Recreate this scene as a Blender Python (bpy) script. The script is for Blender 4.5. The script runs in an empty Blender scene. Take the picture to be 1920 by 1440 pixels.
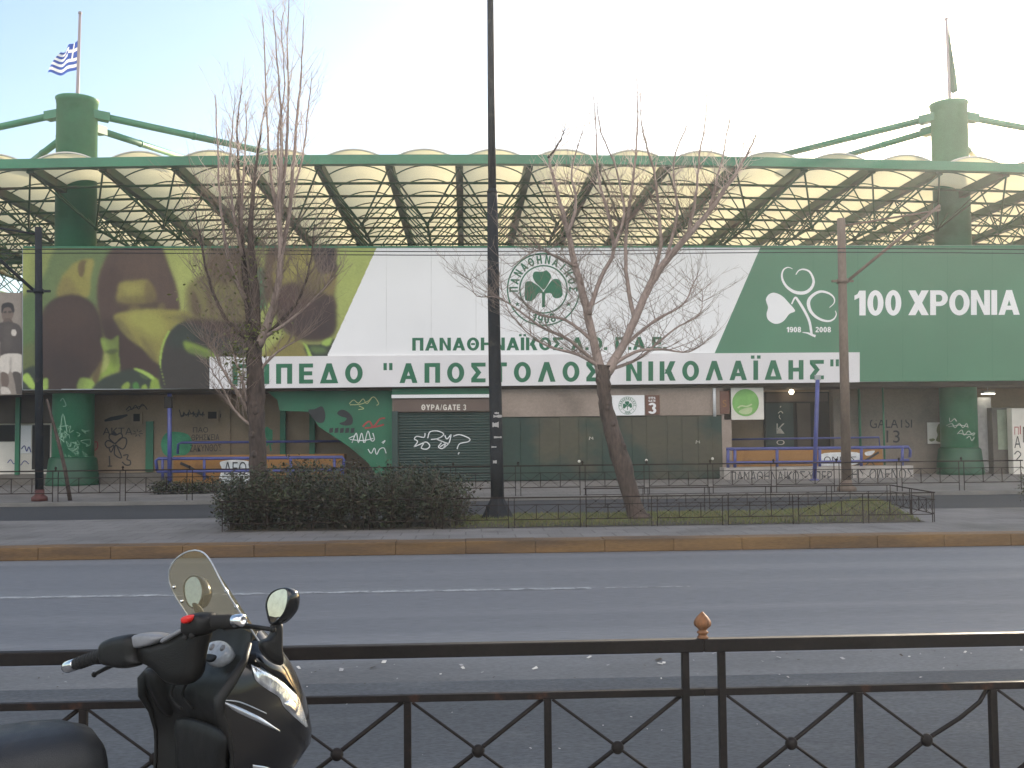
import bpy, bmesh, math, random
from mathutils import Vector, Matrix, Quaternion
R = math.radians
C = bpy.context.scene.collection
SC = bpy.context.scene
# ---------------------------------------------------------------- camera, sky, sun, exposure
EYE = Vector((0.0, 0.0, 1.70))
FPX = 1884.0                       # focal length in pixels of the 1920 px wide photograph
YAW, PITCH, ROLL = R(-2.7), R(2.89), R(-0.55)
CAMROT = Matrix.Rotation(YAW, 3, 'Z') @ Matrix.Rotation(R(90) + PITCH, 3, 'X') @ Matrix.Rotation(ROLL, 3, 'Z')
cd = bpy.data.cameras.new('camera')
cam = bpy.data.objects.new('camera', cd); C.objects.link(cam)
cam.matrix_world = Matrix.Translation(EYE) @ CAMROT.to_4x4()
cd.sensor_width = 36.0; cd.lens = 36.0 * FPX / 1920.0
cd.clip_start = 0.05; cd.clip_end = 3000
SC.camera = cam
SUN_EL, SUN_AZ = 16.3, 32.0        # degrees; azimuth clockwise from +Y
w = bpy.data.worlds.new('World'); SC.world = w; w.use_nodes = True
nt = w.node_tree
FILL_CLOUD = (11.6, 10.8, 10.2)
sky = nt.nodes.new('ShaderNodeTexSky'); sky.sky_type = 'NISHITA'; sky.sun_disc = False
sky.sun_elevation = R(SUN_EL); sky.sun_rotation = R(SUN_AZ)
sky.air_density = 1.0; sky.dust_density = 1.0; sky.ozone_density = 1.2
# unseen bright cloud bank added behind the camera to fill the shaded front
_n, _l = nt.nodes, nt.links
_tc = _n.new('ShaderNodeTexCoord'); _sx = _n.new('ShaderNodeSeparateXYZ'); _l.new(_tc.outputs['Generated'], _sx.inputs[0])
def _mr(x, a0, a1, b0, b1):
    q = _n.new('ShaderNodeMapRange'); q.interpolation_type = 'SMOOTHSTEP'; _l.new(x, q.inputs[0])
    for i, v in enumerate((a0, a1, b0, b1)): q.inputs[i + 1].default_value = v
    return q.outputs[0]
def _mul(x, y):
    q = _n.new('ShaderNodeMath'); q.operation = 'MULTIPLY'; _l.new(x, q.inputs[0]); _l.new(y, q.inputs[1]); return q.outputs[0]
_no = _n.new('ShaderNodeTexNoise'); _no.inputs['Scale'].default_value = 2.2; _no.inputs['Detail'].default_value = 7; _l.new(_tc.outputs['Generated'], _no.inputs['Vector'])
_mask = _mul(_mul(_mul(_mr(_sx.outputs[1], 0.0, -0.35, 0, 1), _mr(_sx.outputs[2], .95, .6, 0, 1)), _mr(_sx.outputs[2], .16, .50, 0, 1)), _mr(_no.outputs['Fac'], .36, .52, 0, 1))
_mx = _n.new('ShaderNodeMix'); _mx.data_type = 'RGBA'; _l.new(_mask, _mx.inputs[0]); _l.new(sky.outputs[0], _mx.inputs[6])
_mx.inputs[7].default_value = (FILL_CLOUD[0], FILL_CLOUD[1], FILL_CLOUD[2], 1)
_l.new(_mx.outputs[2], _n['Background'].inputs[0])
_n['Background'].inputs[1].default_value = 0.13
sd = bpy.data.lights.new('sun', 'SUN'); sd.energy = 4.5; sd.angle = R(0.5); sd.color = (1.0, 0.86, 0.66)
sun = bpy.data.objects.new('sun', sd); C.objects.link(sun)
sdir = Vector((math.sin(R(SUN_AZ)) * math.cos(R(SUN_EL)), math.cos(R(SUN_AZ)) * math.cos(R(SUN_EL)), math.sin(R(SUN_EL))))
sun.rotation_euler = sdir.to_track_quat('Z', 'Y').to_euler(); sun.location = sdir * 120
SC.view_settings.view_transform = 'Standard'; SC.view_settings.look = 'None'
SC.view_settings.exposure = 1.12; SC.view_settings.gamma = 1.0
SC.cycles.max_bounces = 8; SC.cycles.transparent_max_bounces = 12
# ---------------------------------------------------------------- pixels of the photograph to points of the place
def ray(px, py):
    return CAMROT @ Vector(((px - 960.0) / FPX, (720.0 - py) / FPX, -1.0))
def at(px, py, Y):                 # point where the sight line meets the plane y = Y
    d = ray(px, py); return EYE + d * (Y / d.y)
def ground(px, py, z=0.0):
    d = ray(px, py); return EYE + d * ((z - EYE.z) / d.z)
# ---------------------------------------------------------------- materials
def mat(name, col, rough=0.8, var=0.15, scale=2.0, fine=0.08, fscale=60.0, bump=0.0, bscale=80.0, metal=0.0, spec=0.5,
        second=None, sscale=1.0, slo=0.55, shi=0.7, stretch=(1, 1, 1), coat=0.0, transl=0.0, emit=None, estr=0.0, rvar=0.0, brick=None):
    m = bpy.data.materials.new(name); m.use_nodes = True
    n = m.node_tree.nodes; l = m.node_tree.links; b = n['Principled BSDF']
    tc = n.new('ShaderNodeTexCoord'); mp = n.new('ShaderNodeMapping'); mp.inputs['Scale'].default_value = stretch
    l.new(tc.outputs['Object'], mp.inputs[0])
    def noise(s, det=5):
        q = n.new('ShaderNodeTexNoise'); q.inputs['Scale'].default_value = s; q.inputs['Detail'].default_value = det
        l.new(mp.outputs[0], q.inputs['Vector']); return q.outputs['Fac']
    def mrange(x, a0, a1, b0, b1):
        q = n.new('ShaderNodeMapRange'); l.new(x, q.inputs[0])
        for i, v in enumerate((a0, a1, b0, b1)): q.inputs[i + 1].default_value = v
        return q.outputs[0]
    def math_(op, a, b_):
        q = n.new('ShaderNodeMath'); q.operation = op; l.new(a, q.inputs[0]); l.new(b_, q.inputs[1]); return q.outputs[0]
    base = n.new('ShaderNodeRGB'); base.outputs[0].default_value = (*col, 1); colr = base.outputs[0]
    if second is not None:
        mix = n.new('ShaderNodeMix'); mix.data_type = 'RGBA'
        l.new(mrange(noise(sscale, 7), slo, shi, 0, 1), mix.inputs[0]); l.new(colr, mix.inputs[6]); mix.inputs[7].default_value = (*second, 1)
        colr = mix.outputs[2]
    f = math_('MULTIPLY', mrange(noise(scale), 0.3, 0.7, 1 - var, 1 + var), mrange(noise(fscale, 3), 0.3, 0.7, 1 - fine, 1 + fine))
    if brick:
        bt = n.new('ShaderNodeTexBrick'); bt.inputs['Scale'].default_value = 1.0; bt.inputs['Brick Width'].default_value = brick[0]; bt.inputs['Row Height'].default_value = brick[1]
        bt.inputs['Mortar Size'].default_value = .012; bt.inputs['Color1'].default_value = (1, 1, 1, 1); bt.inputs['Color2'].default_value = (.86, .86, .86, 1); bt.inputs['Mortar'].default_value = (.62, .60, .58, 1); bt.offset = .5
        l.new(tc.outputs['Object'], bt.inputs['Vector']); mm = n.new('ShaderNodeMix'); mm.data_type = 'RGBA'; mm.blend_type = 'MULTIPLY'; mm.inputs[0].default_value = 1
        l.new(colr, mm.inputs[6]); l.new(bt.outputs['Color'], mm.inputs[7]); colr = mm.outputs[2]
    vm = n.new('ShaderNodeVectorMath'); vm.operation = 'SCALE'; l.new(colr, vm.inputs[0]); l.new(f, vm.inputs['Scale'])
    l.new(vm.outputs[0], b.inputs['Base Color'])
    b.inputs['Roughness'].default_value = rough; b.inputs['Metallic'].default_value = metal
    b.inputs['Specular IOR Level'].default_value = spec
    if rvar: l.new(mrange(noise(scale * 2), 0.3, 0.7, max(0, rough - rvar), rough + rvar), b.inputs['Roughness'])
    if coat: b.inputs['Coat Weight'].default_value = coat; b.inputs['Coat Roughness'].default_value = 0.08
    if bump:
        q = n.new('ShaderNodeBump'); q.inputs['Strength'].default_value = bump; q.inputs['Distance'].default_value = 0.01
        l.new(noise(bscale, 4), q.inputs['Height']); l.new(q.outputs[0], b.inputs['Normal'])
    if emit:
        b.inputs['Emission Color'].default_value = (*emit, 1); b.inputs['Emission Strength'].default_value = estr
    if transl:
        t = n.new('ShaderNodeBsdfTranslucent'); l.new(vm.outputs[0], t.inputs['Color'])
        ms = n.new('ShaderNodeMixShader'); ms.inputs[0].default_value = transl
        l.new(b.outputs[0], ms.inputs[1]); l.new(t.outputs[0], ms.inputs[2]); l.new(ms.outputs[0], n['Material Output'].inputs['Surface'])
    return m
# ---------------------------------------------------------------- mesh builder
ORG = {}
def org(parent):
    return ORG[parent.name] if parent is not None else Vector((0, 0, 0))
class MB:
    def __init__(s): s.v = []; s.f = []; s.mi = []; s.sm = []
    def add(s, vs, fs, mi=0, smooth=False):
        o = len(s.v); s.v += [Vector(p) for p in vs]
        for f in fs: s.f.append([i + o for i in f]); s.mi.append(mi); s.sm.append(smooth)
        return s
    def box(s, a, b, mi=0, bev=0.0):
        x0, x1 = sorted((a[0], b[0])); y0, y1 = sorted((a[1], b[1])); z0, z1 = sorted((a[2], b[2]))
        if bev > 0:
            bm = bmesh.new(); bmesh.ops.create_cube(bm, size=1)
            for v in bm.verts: v.co = Vector((x0 + (v.co.x + .5) * (x1 - x0), y0 + (v.co.y + .5) * (y1 - y0), z0 + (v.co.z + .5) * (z1 - z0)))
            bmesh.ops.bevel(bm, geom=bm.edges[:], offset=bev, segments=2, affect='EDGES', profile=0.5)
            bm.verts.index_update(); s.add([v.co.copy() for v in bm.verts], [[v.index for v in f.verts] for f in bm.faces], mi); bm.free(); return s
        vs = [(x0,y0,z0),(x1,y0,z0),(x1,y1,z0),(x0,y1,z0),(x0,y0,z1),(x1,y0,z1),(x1,y1,z1),(x0,y1,z1)]
        return s.add(vs, [(3,2,1,0),(4,5,6,7),(0,1,5,4),(1,2,6,5),(2,3,7,6),(3,0,4,7)], mi)
    def bar(s, p, q, wx, wy, mi=0, up=Vector((0, 0, 1))):       # rectangular bar from p to q
        p = Vector(p); q = Vector(q); d = (q - p).normalized(); u = up if abs(d.dot(up)) < .95 else Vector((0, 1, 0))
        sx = d.cross(u).normalized(); sy = sx.cross(d).normalized()
        vs = [e + sx * (a * wx / 2) + sy * (b * wy / 2) for e in (p, q) for a, b in ((-1,-1),(1,-1),(1,1),(-1,1))]
        return s.add(vs, [(3,2,1,0),(4,5,6,7),(0,1,5,4),(1,2,6,5),(2,3,7,6),(3,0,4,7)], mi)
    def tube(s, pts, rad, n=8, mi=0, cap=True, smooth=True, closed=False):
        pts = [Vector(p) for p in pts]; k = len(pts)
        rad = [rad] * k if isinstance(rad, (int, float)) else rad
        t0 = (pts[1] - pts[0]).normalized(); u = t0.cross(Vector((0, 0, 1)))
        if u.length < .05: u = t0.cross(Vector((0, 1, 0)))
        u.normalize(); vs = []
        for i in range(k):
            if closed: t = pts[(i + 1) % k] - pts[i - 1]
            else: t = pts[min(i + 1, k - 1)] - pts[max(i - 1, 0)]
            if t.length < 1e-9: t = t0
            t = t.normalized(); u = u - t * u.dot(t)
            if u.length < 1e-6: u = t.orthogonal()
            u.normalize(); v = t.cross(u)
            for j in range(n):
                a = 2 * math.pi * j / n; vs.append(pts[i] + (u * math.cos(a) + v * math.sin(a)) * rad[i])
        fs = []
        for i in range(k if closed else k - 1):
            i2 = (i + 1) % k
            for j in range(n): fs.append((i*n + j, i*n + (j+1) % n, i2*n + (j+1) % n, i2*n + j))
        if cap and not closed: fs += [tuple(range(n))[::-1], tuple(range((k-1)*n, k*n))]
        return s.add(vs, fs, mi, smooth)
    def lathe(s, base, prof, n=16, mi=0, axis=Vector((0, 0, 1)), smooth=True):   # prof: (radius, height) pairs
        base = Vector(base); ax = axis.normalized(); u = ax.orthogonal().normalized(); v = ax.cross(u); vs = []
        for r, h in prof:
            for j in range(n):
                a = 2 * math.pi * j / n; vs.append(base + ax * h + (u * math.cos(a) + v * math.sin(a)) * r)
        k = len(prof)
        fs = [(i*n + j, i*n + (j+1) % n, (i+1)*n + (j+1) % n, (i+1)*n + j) for i in range(k-1) for j in range(n)]
        fs += [tuple(range(n))[::-1], tuple(range((k-1)*n, k*n))]
        return s.add(vs, fs, mi, smooth)
    def sphere(s, c, r, n=12, m=8, mi=0, sc=(1, 1, 1)):
        c = Vector(c); vs = [c + Vector((0, 0, r * sc[2]))]
        for i in range(1, m):
            a = math.pi * i / m
            for j in range(n):
                b = 2 * math.pi * j / n
                vs.append(c + Vector((r*sc[0]*math.sin(a)*math.cos(b), r*sc[1]*math.sin(a)*math.sin(b), r*sc[2]*math.cos(a))))
        vs.append(c - Vector((0, 0, r * sc[2]))); fs = [(0, 1 + j, 1 + (j+1) % n) for j in range(n)]
        fs += [(1+i*n+j, 1+(i+1)*n+j, 1+(i+1)*n+(j+1) % n, 1+i*n+(j+1) % n) for i in range(m-2) for j in range(n)]
        fs += [(len(vs)-1, 1+(m-2)*n+(j+1) % n, 1+(m-2)*n+j) for j in range(n)]
        return s.add(vs, fs, mi, True)
    def poly(s, pts, mi=0):                                     # flat polygon, any outline
        from mathutils.geometry import tessellate_polygon
        pts = [Vector(p) for p in pts]
        return s.add(pts, [tuple(t) for t in tessellate_polygon([pts])], mi)
    def prism(s, pts, off, mi=0):                               # polygon extruded by the vector off
        pts = [Vector(p) for p in pts]; off = Vector(off); k = len(pts)
        s.poly(pts, mi); s.poly([p + off for p in pts], mi)
        return s.add(pts + [p + off for p in pts], [(i, (i+1) % k, (i+1) % k + k, i + k) for i in range(k)], mi)
    def grid(s, rows, mi=0, smooth=True, closed=False):
        k = len(rows[0]); vs = [p for r in rows for p in r]
        fs = [(i*k+j, i*k+(j+1) % k, (i+1)*k+(j+1) % k, (i+1)*k+j) for i in range(len(rows)-1) for j in range(k if closed else k-1)]
        return s.add(vs, fs, mi, smooth)
    def ribbon(s, pts, wd, nrm=Vector((0, -1, 0)), mi=0):       # flat brush stroke
        pts = [Vector(p) for p in pts]; k = len(pts); wd = [wd] * k if isinstance(wd, (int, float)) else wd; vs = []
        for i in range(k):
            t = (pts[min(i+1, k-1)] - pts[max(i-1, 0)]); t = t.normalized() if t.length > 1e-9 else Vector((1, 0, 0))
            sd_ = t.cross(nrm).normalized(); vs += [pts[i] + sd_ * wd[i] / 2, pts[i] - sd_ * wd[i] / 2]
        return s.add(vs, [(2*i, 2*i+1, 2*i+3, 2*i+2) for i in range(k-1)], mi)
    def build(s, name, mats, parent=None, origin=None, label=None, cat=None, group=None, kind=None):
        me = bpy.data.meshes.new(name)
        o_ = org(parent) if parent is not None else (Vector(origin) if origin is not None else Vector((0, 0, 0)))
        me.from_pydata([tuple(p - o_) for p in s.v], [], s.f)
        for m in (mats if isinstance(mats, (list, tuple)) else [mats]): me.materials.append(m)
        for p, i, sm in zip(me.polygons, s.mi, s.sm): p.material_index = i; p.use_smooth = sm
        ob = bpy.data.objects.new(name, me); C.objects.link(ob)
        if parent is not None: ob.parent = parent
        else: ob.location = o_
        ORG[ob.name] = o_
        return tag(ob, label, cat, group, kind)
def tag(o, label=None, cat=None, group=None, kind=None):
    for k, v in (('label', label), ('category', cat), ('group', group), ('kind', kind)):
        if v: o[k] = v
    return o
def thing(name, loc, label, cat, group=None):
    o = bpy.data.objects.new(name, None); C.objects.link(o); o.location = loc; o.empty_display_size = .2
    ORG[o.name] = Vector(loc); return tag(o, label, cat, group)
def dup(root, loc, label=None, rot=None):                        # a thing with its parts and sub-parts
    def cp(o, par):
        c = o.copy(); C.objects.link(c); c.parent = par; ORG[c.name] = Vector(loc)
        for ch in o.children: cp(ch, c)
        return c
    r = cp(root, None); r.location = loc
    if rot is not None: r.rotation_euler = rot
    if label: r['label'] = label
    return r
def spline(pts, n=6, closed=True):                               # Catmull-Rom through 2D or 3D points
    P = [Vector(p) for p in pts]; k = len(P); out = []
    for i in range(k if closed else k - 1):
        a, b, c, d = ((P[(i-1) % k], P[i], P[(i+1) % k], P[(i+2) % k]) if closed else (P[max(i-1, 0)], P[i], P[i+1], P[min(i+2, k-1)]))
        for j in range(n):
            t = j / n; out.append(0.5 * ((2*b) + (c-a)*t + (2*a-5*b+4*c-d)*t*t + (3*b-a-3*c+d)*t**3))
    if not closed: out.append(P[-1])
    return out
def pxs(pts, Y):
    return [at(p[0], p[1], Y) for p in pts]
def blob(pts, Y, n=6):                                           # smooth outline given in photo pixels on the plane y = Y
    return pxs(spline(pts, n), Y)
_TC = {}
def glyphs(s, bold=0.0, space=1.0):
    key = (s, bold, space)
    if key not in _TC:
        c = bpy.data.curves.new('lettering', 'FONT'); c.body = s; c.offset = bold; c.space_character = space
        o = bpy.data.objects.new('lettering', c); C.objects.link(o)
        bpy.context.view_layer.update()
        m = bpy.data.meshes.new_from_object(o.evaluated_get(bpy.context.evaluated_depsgraph_get()))
        vs = [(v.co.x, v.co.y) for v in m.vertices]; fs = [tuple(p.vertices) for p in m.polygons]
        bpy.data.objects.remove(o); bpy.data.curves.remove(c); bpy.data.meshes.remove(m)
        x0 = min(v[0] for v in vs); x1 = max(v[0] for v in vs); y0 = min(v[1] for v in vs); y1 = max(v[1] for v in vs)
        _TC[key] = ([((a-x0)/(x1-x0), (b-y0)/(y1-y0)) for a, b in vs], fs, (x1-x0)/(y1-y0))
    return _TC[key]
def text(mb, s, box, Y, bold=0.0, mi=0, space=1.0, slant=0.0):   # box: x0, top-left y, x1, bottom-left y, [rise of the right end] in photo pixels
    vs, fs, _ = glyphs(s, bold, space); x0, t, x1, b = box[:4]; rise = box[4] if len(box) > 4 else 0
    A = at(x0, b, Y); B = at(x1, b - rise, Y); D = at(x0, t, Y); E = at(x1, t - rise, Y)
    mb.add([A*(1-u)*(1-v) + B*u*(1-v) + D*(1-u)*v + E*u*v + Vector((slant*v, 0, 0)) for u, v in vs], fs, mi)

# heavy sign-painter capitals built from strokes; every stroke is (polygon) in a box of height 1
def letter(ch):
    V, H = .25, .20
    bar = lambda x0, y0, x1, y1: [(x0, y0), (x1, y0), (x1, y1), (x0, y1)]
    dia = lambda xb, xt, w, y0=0.0, y1=1.0: [(xb, y0), (xb + w, y0), (xt + w, y1), (xt, y1)]
    def arc(cx, cy, rx, ry, a0, a1, wv=V, wh=H, n=20):
        P = []
        for i in range(n + 1):
            a = R(a0 + (a1 - a0) * i / n); P.append((cx + rx * math.cos(a), cy + ry * math.sin(a)))
        Q = []
        for i in range(n + 1):
            a = R(a0 + (a1 - a0) * i / n); Q.append((cx + (rx - wv) * math.cos(a), cy + (ry - wh) * math.sin(a)))
        return ('arc', P, Q)
    ring = lambda w, wv=V: arc(w / 2, .5, w / 2, .515, 0, 360, wv, H, 32)
    ch = {'Α': 'A', 'Ε': 'E', 'Ζ': 'Z', 'Η': 'H', 'Ι': 'I', 'Κ': 'K', 'Ν': 'N', 'Ο': 'O', 'Ρ': 'P', 'Τ': 'T', 'Υ': 'Y', 'Χ': 'X'}.get(ch, ch)
    D = {
     'Γ': (.68, [bar(0, 0, V, 1), bar(V, 1 - H, .68, 1)]), 'H': (.80, [bar(0, 0, V, 1), bar(.55, 0, .80, 1), bar(V, .41, .55, .41 + H)]),
     'Π': (.80, [bar(0, 0, V, 1), bar(.55, 0, .80, 1), bar(V, 1 - H, .55, 1)]), 'E': (.70, [bar(0, 0, V, 1), bar(V, 0, .70, H), bar(V, .41, .66, .41 + H), bar(V, 1 - H, .70, 1)]),
     'Δ': (.92, [dia(0, .335, .26), dia(.66, .325, .26), bar(.15, 0, .77, .18)]), 'O': (.88, [ring(.88)]),
     'A': (.92, [dia(0, .335, .26), dia(.66, .325, .26), bar(.20, .20, .72, .37)]), 'Λ': (.92, [dia(0, .335, .26), dia(.66, .325, .26)]),
     'Σ': (.74, [bar(0, 0, .74, H), bar(0, 1 - H, .74, 1), dia(0, .24, .28, H, .5), dia(.24, 0, .28, .5, 1 - H)]), 'T': (.74, [bar(0, 1 - H, .74, 1), bar(.245, 0, .495, 1 - H)]),
     'I': (V, [bar(0, 0, V, 1)]), 'Ϊ': (V, [bar(0, 0, V, 1), bar(-.13, 1.09, .06, 1.26), bar(.19, 1.09, .38, 1.26)]),
     'K': (.84, [bar(0, 0, V, 1), dia(.25, .54, .29, .36, 1), dia(.54, .27, .30, 0, .58)]), 'N': (.82, [bar(0, 0, V, 1), bar(.57, 0, .82, 1), [(.57, 0), (.57, .36), (.25, 1), (.25, .64)]]),
     'Θ': (.88, [ring(.88), bar(.30, .42, .58, .58)]), 'X': (.88, [dia(0, .57, .31), dia(.57, 0, .31)]),
     'P': (.76, [bar(0, 0, V, 1), arc(.40, .68, .36, .32, -90, 90, .24, .18), bar(V, .82, .40, 1), bar(V, .36, .40, .54)]), 'Y': (.88, [bar(.315, 0, .565, .48), dia(.315, 0, .28, .42, 1), dia(.285, .60, .28, .42, 1)]),
     'G': (.86, [arc(.44, .5, .44, .515, 38, 335, V, H), bar(.46, .36, .86, .54), bar(.66, .04, .86, .36)]), 'S': (.74, [arc(.37, .73, .37, .285, 20, 270, .22, .18), arc(.37, .27, .37, .285, -160, 90, .22, .18)]),
     'L': (.66, [bar(0, 0, V, 1), bar(V, 0, .66, H)]), 'Z': (.72, [bar(0, 0, .72, H), bar(0, 1 - H, .72, 1), dia(.0, .42, .28, H, 1 - H)]),
     '/': (.42, [dia(0, .27, .13)]), '.': (V, [bar(0, 0, V, .22)]), '"': (.46, [bar(0, .66, .17, 1.02), bar(.29, .66, .46, 1.02)]), '·': (.2, [bar(0, .4, .2, .6)]), ' ': (.34, []),
     '1': (.46, [bar(.20, 0, .46, 1), [(0, .62), (.20, .72), (.20, 1), (.12, .86), (0, .80)]]), '0': (.66, [ring(.66, .23)]),
     '9': (.66, [arc(.33, .68, .33, .34, 0, 360, .21, .17), arc(.33, .5, .33, .515, -140, 10, .21, .18)]), '8': (.66, [arc(.33, .745, .31, .275, 0, 360, .20, .17), arc(.33, .27, .33, .29, 0, 360, .21, .17)]),
     '3': (.64, [arc(.31, .73, .31, .285, -90, 160, .22, .18), arc(.31, .28, .33, .30, -160, 90, .23, .18)]), '2': (.64, [arc(.32, .69, .32, .325, -35, 165, .22, .19), dia(0, .36, .24, .16, .55), bar(0, 0, .64, .19)]),
    }
    return D[ch]
def sign_text(mb, s, box, Y, mi=0, gap=.16):                     # box: left, cap top, right, baseline, rise of the right end (photo pixels)
    wd, parts_, x = 0, [], 0.0
    for c in s:
        w_, st = letter(c); parts_.append((x, st)); x += w_ + gap
    wd = x - gap; x0, t, x1, b = box[:4]; rise = box[4] if len(box) > 4 else 0
    A = at(x0, b, Y); B = at(x1, b - rise, Y); D_ = at(x0, t, Y); E_ = at(x1, t - rise, Y)
    def place(x, y, k):
        u = x / wd; return A*(1-u)*(1-y) + B*u*(1-y) + D_*(1-u)*y + E_*u*y + Vector((0, -.0006 * k, 0))
    for ox, st in parts_:
        for k, p in enumerate(st):
            if p[0] == 'arc': mb.grid([[place(ox + a[0], a[1], k) for a in p[1]], [place(ox + a[0], a[1], k) for a in p[2]]], mi, False)
            else: mb.add([place(ox + a[0], a[1], k) for a in p], [tuple(range(len(p)))] if len(p) == 4 else [(0, 1, 2), (0, 2, 3), (0, 3, 4)], mi)
# ================================================================ the setting
def lin(r, g, b, k=1.0):
    f = lambda c: ((c/255 + .055) / 1.055) ** 2.4 if c > 10 else c / 255 / 12.92
    return tuple(min(.9, f(c) * k) for c in (r, g, b))
M = {}
M['asphalt'] = mat('asphalt', (.152, .155, .168), .66, .13, .30, .26, 110, .6, 260, second=(.195, .198, .208), sscale=1.1, slo=.48, shi=.66, stretch=(.05, 1, 1), spec=.45)
M['asphalt_far'] = mat('asphalt far', (.050, .050, .054), .85, .15, .4, .2, 60, .3, 200, stretch=(.25, 1, 1), spec=.3)
M['lane'] = mat('worn lane asphalt', (.084, .090, .098), .82, .14, .9, .28, 70, .5, 240, second=(.108, .112, .118), sscale=3, stretch=(.4, 1, 1), spec=.3)
M['gutter'] = mat('concrete gutter', (.150, .152, .155), .85, .2, 1.2, .2, 80, .4, 200, stretch=(.3, 1, 1), spec=.3)
M['paving'] = mat('paving', (.185, .172, .165), .85, .16, .6, .12, 40, .3, 120, second=(.13, .12, .112), sscale=.8, brick=(.5, .5))
M['kerbpaint'] = mat('kerb ochre paint', (.150, .082, .030), .75, .25, 1.5, .2, 30, .3, 90, second=(.085, .050, .027), sscale=1.7, slo=.44, shi=.68, stretch=(.35, 1, 2.5))
M['kerbstone'] = mat('kerb concrete', (.16, .15, .14), .85, .2, 1.5, .15, 40, .3, 90)
M['roadpaint'] = mat('worn road paint', (.34, .345, .35), .75, .25, 6, .3, 40, second=(.17, .175, .18), sscale=8, slo=.45, shi=.6)
M['soil'] = mat('soil', (.075, .062, .042), .95, .3, 2, .3, 30, .6, 60)
M['grass'] = mat('grass', (.12, .145, .048), .8, .35, 1.2, .3, 25, second=(.10, .09, .04), sscale=2.5)
XE = 110.0
def sheet(name, x0, x1, y0, y1, z, m, nx=1):
    mb = MB(); mb.add([(x0, y0, z), (x1, y0, z), (x1, y1, z), (x0, y1, z)], [(0, 1, 2, 3)]); return mb.build(name, m, kind='structure')
sheet('ground', -115, 115, -40, 88, -0.03, M['asphalt_far'])
sheet('road', -XE, XE, 3.9, 14.55, 0.0, M['asphalt'])
sheet('bus_lane', -XE, XE, 3.92, 7.05, 0.004, M['lane'])
sheet('gutter', -XE, XE, 7.05, 7.75, 0.004, M['gutter'])
sheet('road_beyond', -XE, XE, 19.35, 26.0, 0.0, M['asphalt_far'])
mb = MB(); mb.box((-XE, -9, 0), (XE, 3.72, .12)); mb.build('pavement', M['paving'], kind='structure')
mb = MB(); mb.box((-XE, 3.72, 0), (XE, 3.9, .125), 0, .012); mb.build('kerb', M['kerbstone'], kind='structure')
mb = MB(); mb.box((-XE, 26.15, 0), (XE, 80, .09)); mb.build('pavement_beyond', M['paving'], kind='structure')
mb = MB(); mb.box((-XE, 26.0, 0), (XE, 26.15, .10), 0, .01); mb.build('kerb_beyond', M['kerbstone'], kind='structure')
MZ = 0.18
mb = MB(); mb.box((-XE, 14.9, 0), (XE, 19.2, MZ - .005)); mb.build('median', M['paving'], kind='structure')
mb = MB()
kx = -60.0
while kx < 60:
    mb.box((kx + .0008, 14.5, 0), (kx + .9992, 14.9, MZ + random.Random(int(kx)).uniform(-.004, .004)), 0, .012); kx += 1.0
mb.box((-XE, 14.5, 0), (-60.005, 14.9, MZ), 0, .03); mb.box((60.005, 14.5, 0), (XE, 14.9, MZ), 0, .03)
mb.build('median_kerb', M['kerbpaint'], kind='structure')
mb = MB(); mb.box((-XE, 19.2, 0), (XE, 19.35, MZ), 0, .02); mb.build('median_kerb_beyond', M['kerbstone'], kind='structure')
# lane line: a long dash that ends right of the middle, then the start of a fainter one
def road_y(px, py): return ground(px, py, 0.0)
a = road_y(1108, 1103); mb = MB()
rr = random.Random(3)
mb.add([(-30, a.y - .065, .004), (a.x, a.y - .065, .004), (a.x, a.y + .065, .004), (-30, a.y + .065, .004)], [(0, 1, 2, 3)])
mb.add([(a.x + .15, a.y - .03, .004), (a.x + 1.1, a.y - .03, .004), (a.x + 1.1, a.y + .02, .004), (a.x + .15, a.y + .02, .004)], [(0, 1, 2, 3)])
mb.build('lane_marking', M['roadpaint'], kind='structure')
# ================================================================ building under the stand
YH, YG, YW = 34.5, 34.75, 37.2
M['beige'] = mat('beige wall paint', (.25, .185, .125), .85, .12, .7, .06, 12, .15, 40, second=(.17, .128, .088), sscale=.9, slo=.5, shi=.75)
M['concrete'] = mat('grey beige concrete', (.27, .215, .18), .88, .14, .6, .08, 14, .2, 40, second=(.195, .155, .13), sscale=.8, slo=.5, shi=.7)
M['greige'] = mat('shaded plaster', (.20, .165, .135), .88, .14, .6, .08, 14, .2, 40, second=(.145, .125, .105), sscale=.8)  # plain grey beige plaster colour of the right bay
M['green'] = mat('green paint', (.018, .125, .062), .5, .18, 1.0, .06, 20, .05, 30, second=(.025, .095, .05), sscale=1.4, rvar=.1)
M['greensteel'] = mat('green steel', (.030, .175, .085), .45, .18, .6, .08, 20, second=(.05, .10, .05), sscale=1.1, slo=.6, shi=.8)
M['shutter'] = mat('dark green shutter paint', (.020, .042, .036), .55, .2, 1.0, .1, 20, rvar=.1)
M['gategreen'] = mat('weathered green sheet metal', (.013, .034, .025), .6, .25, .8, .12, 12, second=(.058, .053, .033), sscale=.55, slo=.53, shi=.60, stretch=(.4, 1, .55), rvar=.1)
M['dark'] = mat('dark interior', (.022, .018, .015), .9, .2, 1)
M['soffit'] = mat('soffit', (.09, .07, .055), .9, .2, 1)
M['plinth'] = mat('dirty plinth concrete', (.13, .115, .10), .9, .2, 1.2, .15, 20, .3, 60)
M['blue'] = mat('blue rail paint', (.055, .065, .22), .45, .2, 3, rvar=.1)
M['ochre'] = mat('ochre ramp paint', (.29, .145, .045), .8, .15, 1.2, .08, 20, .15, 40, second=(.21, .10, .032), sscale=1.3)
M['rampwhite'] = mat('whitewashed block', (.33, .30, .275), .85, .15, 2, .1, 20, .2, 50, second=(.27, .24, .22), sscale=1.6)
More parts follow.
